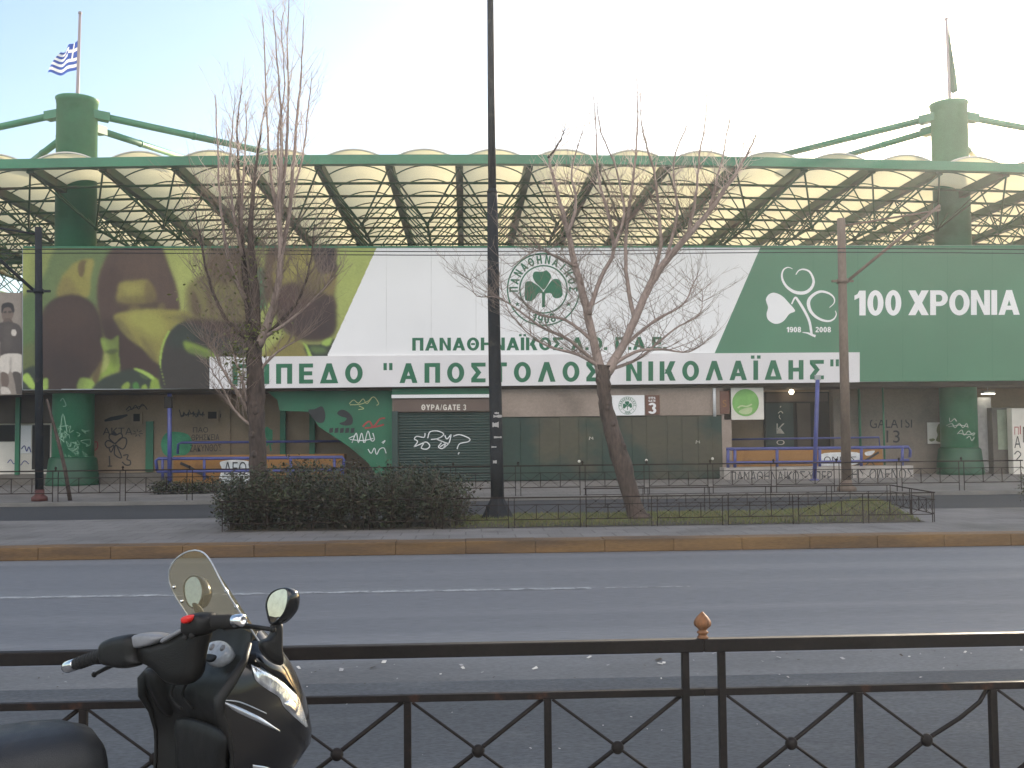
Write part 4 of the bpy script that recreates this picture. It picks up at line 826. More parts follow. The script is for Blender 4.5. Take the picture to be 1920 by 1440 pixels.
# the same railing along the far kerb
YFR = 26.45; fx0 = at(1212, 863, YFR).x
far = railing_panel('railing_panel', s_n, 'thin dark railing panel on the far pavement', 'railing panels along the far pavement', M['farrail'], nseg=5, tk=.7, loc=(fx0, YFR, .09))
far['label'] = 'far railing panel just right of the leaning trunk, below the small brown gate sign'
for k in range(-10, 6):
    if k == 0: continue
    ref = {-10: 'far railing panel nearest the left frame edge, by the dark wire pole', -9: 'far railing panel in front of the left green column', -8: 'far railing panel in front of the clover graffiti wall and the left rail end', -7: 'far railing panel before the low grey bush and left ramp', -6: 'far railing panel behind the leafy trunk and the left end of the hedge', -5: 'far railing panel behind the middle of the hedge, below the stair graffiti',
           -4: 'far railing panel behind the right end of the hedge, below the roller shutter', -3: 'far railing panel behind the tall lamp post', -2: 'far railing panel between the lamp post and the leaning trunk', -1: 'far railing panel right behind the leaning trunk', 1: 'far railing panel below the cream disc board, left of the blue post', 2: 'far railing panel behind the leaning blue post before the white ramp base',
           3: 'far railing panel before the white ramp base, right of the brown wire pole', 4: 'far railing panel in front of the torn wall poster and right green column', 5: 'far railing panel before the kiosk cabinet at the right frame edge'}[k]
    dup(far, Vector((fx0 + k * Wn, YFR, .09)), ref)
# low railing round the planted strip on the median
YM0, YM1 = 16.45, 18.95; s_m = s_n * .63; Wm = Wn * .63
xR = at(1754, 975, YM0).x; xL = at(411, 1000, YM0).x
lowg = 'low railing panels round the planted strip'
nm = int((xR - xL) / Wm); Wm_ = (xR - xL) / nm; s_m *= Wm_ / Wm
low = railing_panel('low_railing_panel', s_m, 'low median railing panel at the right end of the grass strip', lowg, M['farrail'], False, nseg=5, tk=.66, loc=(xR - Wm_, YM0, MZ))
low.scale = (1, 1, .90)
NAMES = ['second low front panel from the right end of the grass strip', 'third low front panel from the right end of the grass strip', 'low front panel just right of the leaning trunk', 'low front panel right in front of the leaning trunk base', 'low front panel between the leaning trunk and the lamp post', 'low front panel in front of the lamp post foot', 'low front panel overgrown by the right end of the hedge', 'low front panel overgrown by the middle of the hedge', 'low front panel overgrown by the left end of the hedge']
for k in range(1, nm): dup(low, Vector((xR - Wm_ * (k + 1), YM0, MZ)), NAMES[min(k - 1, len(NAMES) - 1)])
xRb = at(1668, 930, YM1).x
for k in range(5): dup(low, Vector((xRb - Wm_ * (k + 1), YM1, MZ)), ['low rear panel behind the grass hump', 'second low rear panel from the grass hump', 'third low rear panel from the grass hump', 'low rear panel just right of the leaning trunk', 'low rear panel right behind the leaning trunk'][k])
e0 = Vector((xR, YM0, MZ)); e1 = Vector((xRb, YM1, MZ)); ang = math.atan2(e1.y - e0.y, e1.x - e0.x); n_e = 2
for k in range(n_e):
    d_ = dup(low, e0 + (e1 - e0) * (k / n_e), ['low end panel at the right end of the grass, front half', 'low end panel at the right end of the grass, rear half'][k], rot=(0, 0, ang)); sx_ = (e1 - e0).length / n_e / Wm_; d_.scale = (sx_, 1, .90)
# ================================================================ planting
rng = random.Random(7)
mb = MB()
gx0 = at(845, 985, YM0).x
nx_, ny_ = 60, 8; rows = []
for j in range(ny_ + 1):
    r_ = []
    for i in range(nx_ + 1):
        u = i / nx_; v = j / ny_; xe = xR + (xRb - xR) * v - .12
        x = gx0 + (xe - gx0) * u; hump = .22 * math.exp(-((x - xRb + .9) / .8) ** 2) * math.sin(math.pi * v) ** .6
        r_.append(Vector((x, YM0 + .1 + (YM1 - YM0 - .2) * v, MZ + .004 + (.05 * min(1, 6 * v, 6 * (1 - v)) + hump) * min(1, u * 12, (1 - u) * 20))))
    rows.append(r_)
mb.grid(rows); mb.build('grass_bank', M['soil'], kind='structure')
def gz(x, y):
    v = (y - YM0 - .1) / (YM1 - YM0 - .2); u = (x - gx0) / (xR + (xRb - xR) * v - .12 - gx0)
    return MZ + (.05 * min(1, 6 * v, 6 * (1 - v)) + .22 * math.exp(-((x - xRb + .9) / .8) ** 2) * max(0, math.sin(math.pi * min(1, max(0, v)))) ** .6) * max(0, min(1, u * 12, (1 - u) * 20))
mb = MB()
for _ in range(15000):
    v = rng.random(); x = gx0 + (xR + (xRb - xR) * v - .15 - gx0) * rng.random(); y = YM0 + .12 + (YM1 - YM0 - .24) * v
    if math.sin(x * 1.9 + 2 * math.sin(y * 2.2)) + rng.uniform(-1, 1) < -.9: continue
    h = rng.uniform(.03, .085); a = rng.uniform(0, 6.28); b = Vector((x, y, gz(x, y) - .005)); d = Vector((math.cos(a), math.sin(a), 0)) * rng.uniform(.006, .012); lean = Vector((rng.uniform(-.03, .03), rng.uniform(-.03, .03), h))
    mb.add([b - d, b + d, b + lean], [(0, 1, 2)], rng.randrange(2))
mb.build('grass', [M['grass'], mat('grass yellowed', (.15, .14, .05), .8, .3, 3)], kind='stuff')
sheet('hedge_soil', xL + .05, gx0 + .3, YM0 + .08, YM1 - .08, MZ + .004, M['soil'])
M['leaf'] = mat('hedge leaf', (.030, .038, .016), .6, .45, 1.6, .3, 14)
M['leafb'] = mat('hedge leaf brown', (.050, .036, .020), .7, .4, 1.6, .3, 14)
M['leafc'] = mat('hedge leaf light', (.050, .062, .022), .6, .4, 1.6, .3, 14)
M['stem'] = mat('shrub stems', (.060, .042, .032), .8, .3, 8)
def leaf(mb, c, size, mi, r):
    a = r.uniform(0, 6.28); el = r.uniform(-.6, 1.0); d = Vector((math.cos(a) * math.cos(el), math.sin(a) * math.cos(el), math.sin(el))); s_ = d.cross(Vector((r.uniform(-1, 1), r.uniform(-1, 1), 1))).normalized() * size * .28
    mb.add([c, c + d * size * .5 + s_, c + d * size, c + d * size * .5 - s_], [(0, 1, 2, 3)], mi)
def shrub(name, lab, cx, cy, z0, clumps, n, size, seed, mats, weights, cat='hedge'):
    r = random.Random(seed); root = thing(name, (cx, cy, z0), lab, cat); fol = MB(); st = MB()
    tot = sum(c[3] * c[4] * c[5] for c in clumps)
    for (x, y, z, rx, ry, rz) in clumps:
        st.tube([(x + r.uniform(-.1, .1), y, z0 - .02), (x + r.uniform(-.15, .15), y + r.uniform(-.1, .1), z), (x + r.uniform(-.3, .3), y, z + rz * .8)], [.022, .014, .005], 5)
        for _ in range(7):
            e = Vector((x + r.gauss(0, .5) * rx, y + r.gauss(0, .5) * ry, z + r.uniform(-.3, 1.08) * rz)); st.tube([(x + r.uniform(-.2, .2) * rx, y, z0 - .01), Vector((x, y, z)) * .5 + e * .5, e], [.010, .007, .003], 4)
            for _k in range(7): leaf(fol, e + Vector((r.gauss(0, .04), r.gauss(0, .04), r.gauss(0, .05))), size * r.uniform(.7, 1.2), r.choices(range(3), weights)[0], r)
        for _ in range(int(n * rx * ry * rz / tot)):
            u = Vector((r.gauss(0, 1), r.gauss(0, 1), r.gauss(0, 1))).normalized() * r.uniform(.25, 1.0) ** .5 * (1 + .22 * math.sin(9 * r.random()))
            p = Vector((x + u.x * rx, y + u.y * ry, max(z0 + .03, z + u.z * rz))); leaf(fol, p, size * r.uniform(.6, 1.25), r.choices(range(3), weights)[0], r)
    fol.build('foliage', mats, root); st.build('stems', M['stem'], root); return root
cl = []
rh = random.Random(21)
for i in range(17):
    px = 432 + i * 26; top = [900, 890, 884, 880, 888, 874, 880, 872, 884, 878, 886, 876, 884, 878, 882, 890, 905][i]
    for Y in (16.75, 17.5, 18.3):
        tz = at(px, top + rh.uniform(-16, 22), Y).z; b = at(px, 950, Y); hz = (tz - MZ) / 2
        cl.append((b.x + rh.uniform(-.1, .1), Y, MZ + hz * 1.0, .27 + rh.uniform(-.05, .09), .36 + rh.uniform(-.06, .08), hz * 1.0))
shrub('hedge', 'dense dark scruffy hedge on the median around the leafy tree trunk', at(640, 990, 17.6).x, 17.6, MZ, cl, 26000, .062, 5, [M['leaf'], M['leafb'], M['leafc']], (6, 3, 1.6))
q0 = at(1962, 940, 18.6); shrub('shrub', 'dark clipped bush at the right frame edge on the median', q0.x, 18.6, MZ, [(q0.x + dx, 18.5 + dy, .62, .34, .36, .46) for dx, dy in ((0, 0), (.4, .2), (.1, .5), (.7, .1))], 4200, .06, 8, [M['leaf'], M['leafb'], M['leafc']], (6, 2, 2), 'bush')
q0 = at(352, 918, 29.5); shrub('low_bush', 'low grey green bush on the far pavement before the left ramp', q0.x, 29.5, .09, [(q0.x + dx, 29.5 + .2 * dx, .26, .30, .3, .20) for dx in (-.75, -.4, 0, .35, .75)], 2600, .07, 9, [M['leaf'], M['leafc'], M['leafb']], (4, 3, 1), 'bush')
# ---------------------------------------------------------------- bare trees
M['bark'] = mat('grey brown bark', (.070, .049, .040), .9, .3, 3, .3, 30, 1.0, 26, second=(.028, .019, .016), sscale=7, stretch=(1, 1, .3))
M['limb'] = mat('pale limb bark', (.29, .22, .19), .85, .22, 3, .2, 30, .4, 40, stretch=(1, 1, .4))
M['twig'] = mat('bare twigs', (.60, .49, .42), .85, .2, 2)  # pale tone paints in the sunlight on twigs above the shadow line
M['twigd'] = mat('brown twigs', (.21, .155, .125), .85, .3, 2)  # darker tone paints in the shade below that line; also the sapling's brown
M['leafold'] = mat('last autumn leaves', (.13, .15, .03), .7, .4, 3, second=(.16, .10, .03), sscale=4)
def limb_path(pts, Y, r, dy=0.0):                                 # photo pixels (x, y, width) on the trunk's depth, swept back or forward by dy
    k = len(pts); sp = spline([(p[0], p[1], p[2]) for p in pts], 4, False); m = len(sp); out, rad = [], []
    for i, p in enumerate(sp):
        t = i / (m - 1); y = Y + dy * t; out.append(at(p[0] + r.uniform(-1.2, 1.2), p[1], y)); rad.append(max(.003, p[2] / 2 * .88 * y / FPX))
    return out, rad
def shoot(mb, p, d, L, r0, r, up, depth, mi, tips, kink=.16):
    n = max(3, int(L / .16)); pts = [p]; d = d.normalized()
    for i in range(n):
        d = (d + Vector((r.gauss(0, kink), r.gauss(0, kink), r.gauss(0, kink * .5))) * .55 + Vector((0, 0, up)) * .22).normalized(); pts.append(pts[-1] + d * (L / n))
    mb.tube(pts, [r0 * (1 - .72 * i / n) for i in range(n + 1)], 4 if r0 < .012 else 5, mi, False)
    tips.append(pts[-1])
    if depth > 0:
        for i in range(1, n):
            if r.random() < .62:
                s_ = Vector((r.gauss(0, 1), r.gauss(0, 1), r.gauss(.2, .6))); nd = (d * .75 + s_.normalized() * .75).normalized()
                shoot(mb, pts[i], nd, L * r.uniform(.28, .52), max(.0028, r0 * .55), r, up, depth - 1, mi, tips, kink)
def tree(name, lab, base, Y, trunk, limbs, seed, up, nshoot, Lr, spread, sun_z, extra, leaves=None):
    r = random.Random(seed); root = thing(name, (base.x, base.y, MZ), lab, 'tree')
    q = MB(); pts, rad = limb_path(trunk, Y, r); n0 = 22; q.tube(pts, [a * (1 + .05 * r.uniform(-1, 1)) for a in rad], n0)
    ridge = [r.uniform(-1, 1) for _ in range(n0)]
    for i_ in range(len(q.v)):                                      # furrowed bark: ridges that wander round the trunk
        k_, j_ = divmod(i_, n0); c_ = pts[min(k_, len(pts) - 1)]; q.v[i_] = c_ + (q.v[i_] - c_) * (1 + .055 * ridge[(j_ + k_ // 4) % n0] + r.uniform(-.035, .035))
    # buttress and bark knots
    for _ in range(6):
        i = r.randrange(len(pts) // 3, len(pts) - 2); a = r.uniform(3.4, 6.0); q.sphere(pts[i] + Vector((math.cos(a), math.sin(a), 0)) * rad[i] * .8, rad[i] * .42, 8, 6, 0, (1, 1, 1.3))
    q.lathe(pts[0] - Vector((0, 0, .1)), [(rad[0] * 1.5, 0), (rad[0] * 1.25, .12), (rad[0] * 1.0, .3)], 12)
    q.build('trunk', M['bark'], root)
    tips = []; tws = MB(); limbpts = []
    for lm in limbs:
        q = MB(); pts, rad = limb_path(lm[0], Y, r, lm[1]); limbpts += pts[1:]; q.tube(pts, rad, 8, 0); q.build('limb', M['limb'] if lm[2] else M['bark'], root)
        for i in range(2, len(pts)):
            t = i / len(pts)
            for _ in range(nshoot):
                if r.random() < .30 + .5 * t:
                    dl = (pts[i] - pts[i - 1]).normalized(); s_ = Vector((r.gauss(0, 1), r.gauss(0, 1), 0)).normalized()
                    shoot(tws, pts[i], dl * .6 + s_ * spread * r.uniform(.5, 1.2) + Vector((0, 0, up * .5)), r.uniform(*Lr) * (1.15 - .55 * t), max(.004, min(.009, rad[i] * .45)), r, up, 2 if r.random() < .6 else 1, 0 if pts[i].z > sun_z else 1, tips)
    for (py0, py1, n, L0, L1, upx, dpt) in extra:                 # fine twigs springing from the limbs between two heights
        pool = [p for p in limbpts if at(480, py1, Y).z <= p.z <= at(480, py0, Y).z]
        for _ in range(n):
            p = r.choice(pool); a = r.uniform(0, 6.28); shoot(tws, p, Vector((math.cos(a), .8 * math.sin(a), upx)), r.uniform(L0, L1), .0046, r, up if upx > 0 else .10, dpt, 0 if p.z > sun_z else 1, tips)
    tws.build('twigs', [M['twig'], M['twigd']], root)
    if leaves:
        q = MB(); rl_ = random.Random(seed + 1)
        for (cx, cy, sx, sy, n) in leaves:
            for _ in range(n):
                p = at(rl_.gauss(cx, sx), rl_.gauss(cy, sy), Y + rl_.gauss(0, .3)); leaf(q, p, rl_.uniform(.05, .09), 0, rl_)
        q.build('last_leaves', M['leafold'], root)
    return root
YT = 17.7; b0 = at(485, 985, YT)
tree('poplar_tree', 'upright bare poplar with dry leaves low down, growing from the hedge on the left', b0, YT,
     [(487, 992, 44), (485, 940, 38), (484, 870, 35), (482, 800, 33), (479, 770, 38), (480, 720, 36), (477, 680, 34), (476, 640, 32)],
     [([(474, 648, 20), (464, 570, 15), (456, 480, 12), (450, 400, 9), (447, 320, 6), (445, 240, 4), (452, 165, 2)], .3, 0),
      ([(478, 648, 26), (478, 570, 22), (474, 500, 17), (470, 430, 12), (476, 350, 8), (484, 280, 5), (498, 200, 3)], -.2, 0),
      ([(484, 648, 24), (508, 590, 18), (524, 520, 15), (526, 450, 13), (522, 390, 11), (528, 300, 8), (526, 200, 5), (518, 90, 3), (512, 20, 2)], -.3, 1),
      ([(524, 500, 10), (542, 400, 9), (551, 290, 7), (560, 190, 5), (566, 110, 3), (569, 30, 2)], .2, 1),
      ([(524, 430, 8), (508, 330, 6), (500, 220, 4), (496, 120, 3), (492, 30, 1.6)], .5, 1), ([(526, 410, 8), (536, 300, 7), (541, 190, 5), (538, 90, 3), (541, 0, 2)], -.5, 1),
      ([(528, 380, 6), (520, 280, 5), (533, 160, 3), (528, 60, 2), (535, 10, 1.5)], .1, 1), ([(545, 380, 5), (566, 300, 4), (578, 210, 3), (585, 140, 1.5)], .4, 1),
      ([(460, 560, 10), (430, 490, 8), (416, 410, 6), (409, 310, 4), (404, 180, 2)], .5, 1), ([(454, 480, 8), (438, 400, 6), (430, 310, 4), (437, 230, 2), (440, 180, 1.5)], -.4, 1), ([(452, 430, 6), (456, 340, 5), (462, 250, 3), (460, 190, 1.6)], .5, 1),
      ([(470, 640, 10), (425, 600, 8), (396, 540, 6), (378, 460, 4), (364, 380, 2)], -.3, 0), ([(486, 640, 9), (545, 600, 7), (590, 560, 4), (625, 520, 2)], -.4, 1), ([(488, 640, 9), (555, 570, 6), (580, 500, 4), (590, 420, 2)], .4, 0),
      ([(474, 790, 9), (448, 740, 7), (422, 700, 5), (400, 660, 3), (384, 640, 2)], -.4, 1), ([(472, 780, 8), (456, 720, 6), (440, 670, 4), (430, 640, 2)], -.2, 1), ([(474, 800, 7), (440, 770, 5), (410, 715, 3), (394, 690, 2)], -.5, 1), ([(482, 700, 7), (520, 660, 5), (555, 640, 2)], -.3, 1)],
     31, .55, 2, (.5, 1.25), .75, 6.0,
     [(540, 660, 150, .5, 1.15, .7, 2), (440, 560, 170, .5, 1.15, .8, 2), (350, 450, 90, .4, 1.0, 1.0, 2), (650, 790, 40, .4, .9, .7, 1), (60, 350, 70, .35, .9, 1.4, 1)],
     [(447, 690, 11, 26, 230), (440, 660, 22, 14, 130), (478, 625, 26, 12, 190), (400, 575, 36, 40, 60), (440, 530, 36, 44, 130), (455, 500, 22, 30, 60)])
YT2 = 17.3; b0 = at(1196, 978, YT2)
tree('bare_tree', 'bare tree with a leaning dark trunk forking into two pale limbs, on the grass strip', b0, YT2,
     [(1199, 985, 46), (1188, 945, 38), (1174, 895, 37), (1160, 850, 38), (1147, 805, 33), (1137, 765, 30), (1132, 730, 29), (1131, 700, 31), (1132, 685, 34)],
     [([(1126, 700, 24), (1112, 640, 19), (1102, 590, 18), (1090, 540, 17), (1079, 500, 15), (1066, 440, 12), (1050, 380, 9), (1036, 325, 7), (1028, 296, 4)], .3, 1),
      ([(1138, 700, 23), (1164, 655, 18), (1190, 600, 17), (1214, 545, 16), (1246, 492, 15), (1290, 442, 13), (1330, 396, 11), (1368, 342, 8), (1398, 294, 5), (1418, 250, 2)], -.4, 1),
      ([(1103, 590, 11), (1126, 520, 9), (1150, 470, 8), (1140, 400, 7), (1122, 330, 5), (1118, 260, 3), (1113, 180, 1.6)], .5, 1), ([(1190, 600, 11), (1176, 530, 9), (1174, 440, 8), (1186, 340, 6), (1196, 240, 4), (1193, 140, 1.8)], .3, 1),
      ([(1214, 545, 10), (1238, 470, 8), (1236, 400, 7), (1226, 320, 5), (1206, 250, 3), (1200, 180, 1.6)], -.3, 1), ([(1150, 470, 7), (1170, 400, 6), (1156, 320, 4), (1128, 250, 3), (1120, 190, 1.6)], -.4, 1),
      ([(1290, 442, 8), (1304, 370, 6), (1312, 290, 4), (1324, 220, 2.5), (1322, 150, 1.5)], .4, 1), ([(1066, 440, 8), (1080, 380, 6), (1072, 320, 4), (1094, 240, 2)], -.4, 1), ([(1330, 396, 7), (1346, 330, 5), (1360, 270, 3), (1372, 200, 1.5)], .3, 1), ([(1246, 492, 8), (1270, 400, 6), (1262, 310, 4), (1290, 230, 2)], -.5, 1),
      ([(1080, 500, 7), (1040, 480, 6), (1005, 470, 3), (960, 500, 1.6)], -.6, 1), ([(1128, 690, 10), (1085, 665, 7), (1030, 650, 5), (985, 620, 3), (950, 575, 2), (936, 520, 1.4)], -.7, 1), ([(1128, 692, 9), (1070, 640, 7), (1010, 610, 5), (940, 560, 3), (895, 555, 2), (882, 525, 1.2)], .3, 1),
      ([(1140, 690, 9), (1190, 660, 7), (1240, 655, 5), (1290, 660, 3), (1325, 640, 1.5)], -.5, 1), ([(1142, 694, 8), (1200, 670, 6), (1260, 620, 4), (1310, 590, 2.5), (1318, 545, 1.4)], .5, 1), ([(1112, 640, 8), (1060, 600, 6), (1010, 590, 4), (975, 560, 2)], .6, 1), ([(1165, 652, 8), (1230, 600, 6), (1280, 570, 4), (1306, 520, 2)], .6, 1), ([(1028, 296, 5), (1046, 272, 4), (1056, 250, 3), (1060, 240, 1.6)], 0, 0)],
     44, .42, 2, (.35, .95), .85, 5.9,
     [(560, 690, 130, .45, 1.25, .3, 2), (440, 570, 190, .4, 1.15, .5, 2), (330, 450, 240, .35, 1.0, .7, 2), (180, 340, 70, .3, .8, 1.2, 1)])
q0 = at(132, 941, 26.9); r = random.Random(5); sap = thing('sapling', q0, 'thin bare leaning stem on the far pavement before the left green column', 'young tree')
q = MB(); sp_ = [at(x, y, 26.9) for x, y in ((132, 941), (122, 880), (110, 830), (99, 790), (88, 748))]; q.tube(sp_, [.055, .05, .046, .04, .028], 7); q.build('trunk', M['bark'], sap)
q = MB(); tp = []
for i in (2, 3): shoot(q, sp_[i], Vector((r.gauss(0, .5), r.gauss(0, .6), .8)), .35, .006, r, .3, 0, 0, tp)
q.build('twigs', M['twigd'], sap)
# ================================================================ posts and wires
M['lamp'] = mat('lamp post paint', (.018, .020, .024), .65, .2, 2, .15, 25, spec=.15, second=(.05, .045, .042), sscale=5, slo=.62, shi=.75)
M['concpole'] = mat('weathered pole', (.145, .105, .08), .8, .25, 2, .15, 20, stretch=(1, 1, .4))
M['polered'] = mat('red painted foot', (.10, .03, .025), .7, .25, 5)
YL = 17.9; lp0 = at(933, 973, YL); lamp = thing('lamp_post', (lp0.x, YL, MZ), 'tall dark tapered lamp post on a flared foot in the middle of the median', 'lamp post')
def cx(px, py): return at(px, py, YL)
q = MB(); p_ = [cx(933, 945), cx(931, 850), cx(928, 700), cx(925, 520), cx(923, 362)]; q.tube(p_, [w_ / 2 * YL / FPX for w_ in (25, 24, 23.5, 22, 19.5)], 12)
q.tube([cx(923, 362), cx(922.9, 354)], [10.6 / 2 * 2 * YL / FPX, 8 * YL / FPX], 12); q.tube([cx(922.9, 354), cx(921, 180), cx(919.5, 0), cx(917.5, -240)], [w_ / 2 * YL / FPX for w_ in (15.5, 14, 12.5, 10)], 12); q.build('shaft', M['lamp'], lamp)
q = MB(); rb = 31 * YL / FPX; q.lathe((lp0.x, YL, MZ + .002), [(rb * 1.12, 0), (rb * 1.12, .03), (rb * 1.0, .035), (rb * .93, .08), (rb * .46, .36), (rb * .41, .40), (rb * .40, .46)], 8, smooth=False); q.build('foot', M['lamp'], lamp)
tp_ = cx(917.5, -240); q = MB(); q.tube([tp_ - Vector((0, 0, .1)), tp_ + Vector((0, -.5, .35)), tp_ + Vector((0, -1.5, .5))], .045, 8); q.build('bracket_arm', M['lamp'], lamp); q = MB(); q.sphere(tp_ + Vector((0, -1.8, .5)), .3, 12, 8, 0, (.5, 1, .3)); q.build('lamp_head', M['lamp'], lamp)
rs = random.Random(2)
for py, w_, h_ in ((781, 18, 5), (797, 12, 9), (820, 16, 4), (838, 10, 3), (866, 7, 5), (775, 8, 3)):
    c_ = cx(930, py); rr2 = 12.2 * YL / FPX; a0 = rs.uniform(-2.4, -1.2); q = MB(); rows = []
    for i in range(7):
        a = a0 + (w_ * YL / FPX / rr2) * (i / 6 - .5); d_ = Vector((math.cos(a), math.sin(a), 0)) * rr2 * 1.03; dz = h_ * YL / FPX / 2 * (1 + rs.uniform(-.4, .4)); rows.append([c_ + d_ + Vector((0, 0, dz)), c_ + d_ - Vector((0, 0, dz * .8))])
    q.grid(rows); q.build('torn_sticker', M['tile'], lamp)
def wirepole(name, lab, px0, px1, ytop, w_, m, foot, side):
    Y = 26.9; b = at(px1, 935, Y); t_ = at(px0, ytop, Y); root = thing(name, (b.x, Y, .09), lab, 'wire pole')
    r_ = w_ / 2 * Y / FPX; q = MB(); q.tube([(b.x, Y, .05), b.lerp(t_, .5), t_], [r_, r_ * .9, r_ * .8], 12); q.build('shaft', m, root)
    q = MB(); q.lathe((b.x, Y, .092), [(r_ * 1.9, 0), (r_ * 1.9, .1), (r_ * 1.15, .16), (r_ * 1.1, .3)], 10); q.build('foot', foot, root)
    c_ = at(px0 + (px1 - px0) * .25, 546 if side < 0 else 527, Y); q = MB(); q.lathe(c_ - Vector((0, 0, .06)), [(r_ * 1.15, 0), (r_ * 1.15, .12)], 12); q.box(c_ + Vector((-.30, -.03, -.03)), c_ + Vector((.30, .03, .03))); q.build('clamp', m, root)
    e = at(px0 + side * 185, 385, Y); q = MB(); q.tube([c_ + Vector((side * r_, 0, 0)), e], .045, 6); q.build('brace', m, root)
    q = MB(); tt = at(px0, ytop + 14, Y); q.tube([tt, Vector((e.x, Y, tt.z + .45))], .03, 6); q.tube([(e.x, Y, tt.z + .45), e], .02, 6); q.build('arm', m, root)
wirepole('wire_pole', 'dark slim wire pole with red foot at the left, in front of the footballer poster', 72, 74, 426, 15, M['lamp'], M['polered'], -1)
wirepole('wire_pole', 'brown wire pole with a diagonal brace before the 100 lettering on the right', 1577, 1588, 410, 19, M['concpole'], M['concpole'], 1)
for Y, py, lab in ((22.4, 469, 'upper thin overhead wire crossing along the hoarding top'), (23.2, 476, 'lower thin overhead wire crossing along the hoarding top')):
    z = at(300, py, Y).z; q = MB(); q.tube([(-26 + 52 * i / 40, Y, z - .10 * math.sin(math.pi * i / 40 * 3) ** 2 * .6 + .02) for i in range(41)], .011, 5); q.build('overhead_wire', M['lamp'], origin=(0, Y, z), label=lab, cat='wire')
def bluepost(lab, a, b, r0, Y, cap=True):
    p, t_ = at(*a, Y), at(*b, Y); root = thing('blue_post', (p.x, Y, PZ), lab, 'post'); q = MB(); q.tube([(p.x, Y, PZ - .02), t_], r0, 10); q.build('shaft', M['blue'], root)
    q = MB()
    if cap: q.box(t_ + Vector((-r0 * 1.5, -.05, -.02)), t_ + Vector((r0 * 1.5, .05, .16)), 0, .02)
    else: q.box(t_ + Vector((-r0 * 2.2, -.08, -.5)), t_ + Vector((r0 * 1.2, .08, -.1)), 0, .02)
    q.build('cap', M['steel'] if cap else M['dark'], root); q = MB(); q.lathe((p.x, Y, PZ), [(r0 * 2.2, 0), (r0 * 2.2, .03), (r0 * 1.2, .05)], 10); q.build('foot_plate', M['blue'], root)
bluepost('leaning blue post standing before the right ramp', (1527, 903), (1533, 712), .070, 33.0)
bluepost('dark blue post holding up the hoarding beside the left ramp', (318, 900), (318, 738), .075, 34.95, False)
# ---------------------------------------------------------------- litter along the gutter and in the far road
mb = MB(); r = random.Random(12)
def scrap(x, y, s_):
    a = r.uniform(0, 3.1); d = Vector((math.cos(a), math.sin(a), 0)) * s_; e = Vector((-math.sin(a), math.cos(a), 0)) * s_ * r.uniform(.4, .9); c_ = Vector((x, y, .012))
    mb.add([c_ - d - e, c_ + d - e + Vector((0, 0, s_ * r.uniform(.1, .7))), c_ + d + e + Vector((0, 0, s_ * r.uniform(.2, .8))), c_ - d + e], [(0, 1, 2, 3)], r.randrange(3))
for px, py in ((865, 1250), (868, 1256), (1003, 1257), (1105, 1236), (1140, 1250), (1235, 1240), (1238, 1248), (1245, 1246), (1340, 1228), (1450, 1224), (1460, 1236), (1497, 1240), (1565, 1221), (1580, 1238), (1675, 1218), (1690, 1232), (1705, 1234), (1810, 1226), (1915, 1222), (640, 1260), (700, 1255), (720, 1245), (560, 1256)):
    p = ground(px, py); scrap(p.x, p.y, r.uniform(.010, .026))
for _ in range(60):
    x = r.uniform(-4, 5); scrap(x, 7.1 + r.gauss(.25, .25), r.uniform(.004, .010))
for _ in range(26): scrap(r.uniform(-12, 14), r.uniform(19.5, 20.3), r.uniform(.02, .05))
for _ in range(70): scrap(r.uniform(-2, 4), r.uniform(4.0, 7.0), r.uniform(.003, .007))
mb.build('litter', [M['offwhite'], M['tile'], M['leafb']], kind='stuff')
# ================================================================ parked scooter
from mathutils.bvhtree import BVHTree
PRm, PLm = at(525, 1135, 2.7), at(365, 1110, 3.305)
SCc = (PRm + PLm) / 2; sl = (PLm - PRm).normalized(); shh = Vector((sl.y, -sl.x, 0)).normalized(); su = shh.cross(sl)
def SL3(f, s, u_): return SCc + shh * (f - .12 * s) + sl * s + su * u_            # scooter axes: forward, left, up from the point between the mirrors
def SP(px, py, s):
    d = ray(px, py); o = SCc + sl * s; return EYE + d * ((o - EYE).dot(sl) / d.dot(sl))
def onplane(pts, P0, n):
    out = []
    for p in pts:
        d = ray(p[0], p[1]); out.append(EYE + d * ((P0 - EYE).dot(n) / d.dot(n)))
    return out
def puffy(mb, outl, n, t, mi=0, k=5, edge=.80, smooth=True):        # rounded slab grown from an outline
    o = spline(outl, k) if k > 1 else [Vector(p) for p in outl]; c = sum(o, Vector()) / len(o); n = n.normalized(); rows = []
    for off, s in ((-1, edge * .62), (-.93, edge), (-.6, .955), (-.2, 1), (.2, 1), (.6, .955), (.93, edge), (1, edge * .62)):
        rows.append([c + (p - c) * s + n * t * off for p in o])
    rows = [[c - n * t * 1.0] * len(o)] + rows + [[c + n * t * 1.0] * len(o)]
    return mb.grid(rows, mi, smooth, True)
M['gloss'] = mat('black scooter paint', (.006, .006, .007), .18, .1, 4, .05, 40, spec=.4, coat=.45)
M['plastic'] = mat('black scooter plastic', (.009, .0085, .0085), .48, .15, 10, .1, 120, .15, 300, rvar=.08, spec=.3)
M['rubber'] = mat('black rubber', (.012, .011, .011), .75, .15, 30, .1, 200, .4, 500)
M['leather'] = mat('seat vinyl', (.016, .016, .018), .42, .15, 12, .1, 150, .25, 400, rvar=.08)
M['chrome'] = mat('chrome', (.75, .75, .76), .12, .05, 10, metal=1.0)
M['silver'] = mat('silver trim', (.52, .54, .56), .28, .08, 10, metal=.85)
M['mirrorglass'] = mat('mirror glass', (.55, .54, .54), .03, .02, 3, metal=1.0)
M['red'] = mat('red switch', (.62, .02, .015), .35, .05, 10)
M['dial'] = mat('dial face', (.40, .42, .45), .12, .25, 30, .1, 90, coat=.6)
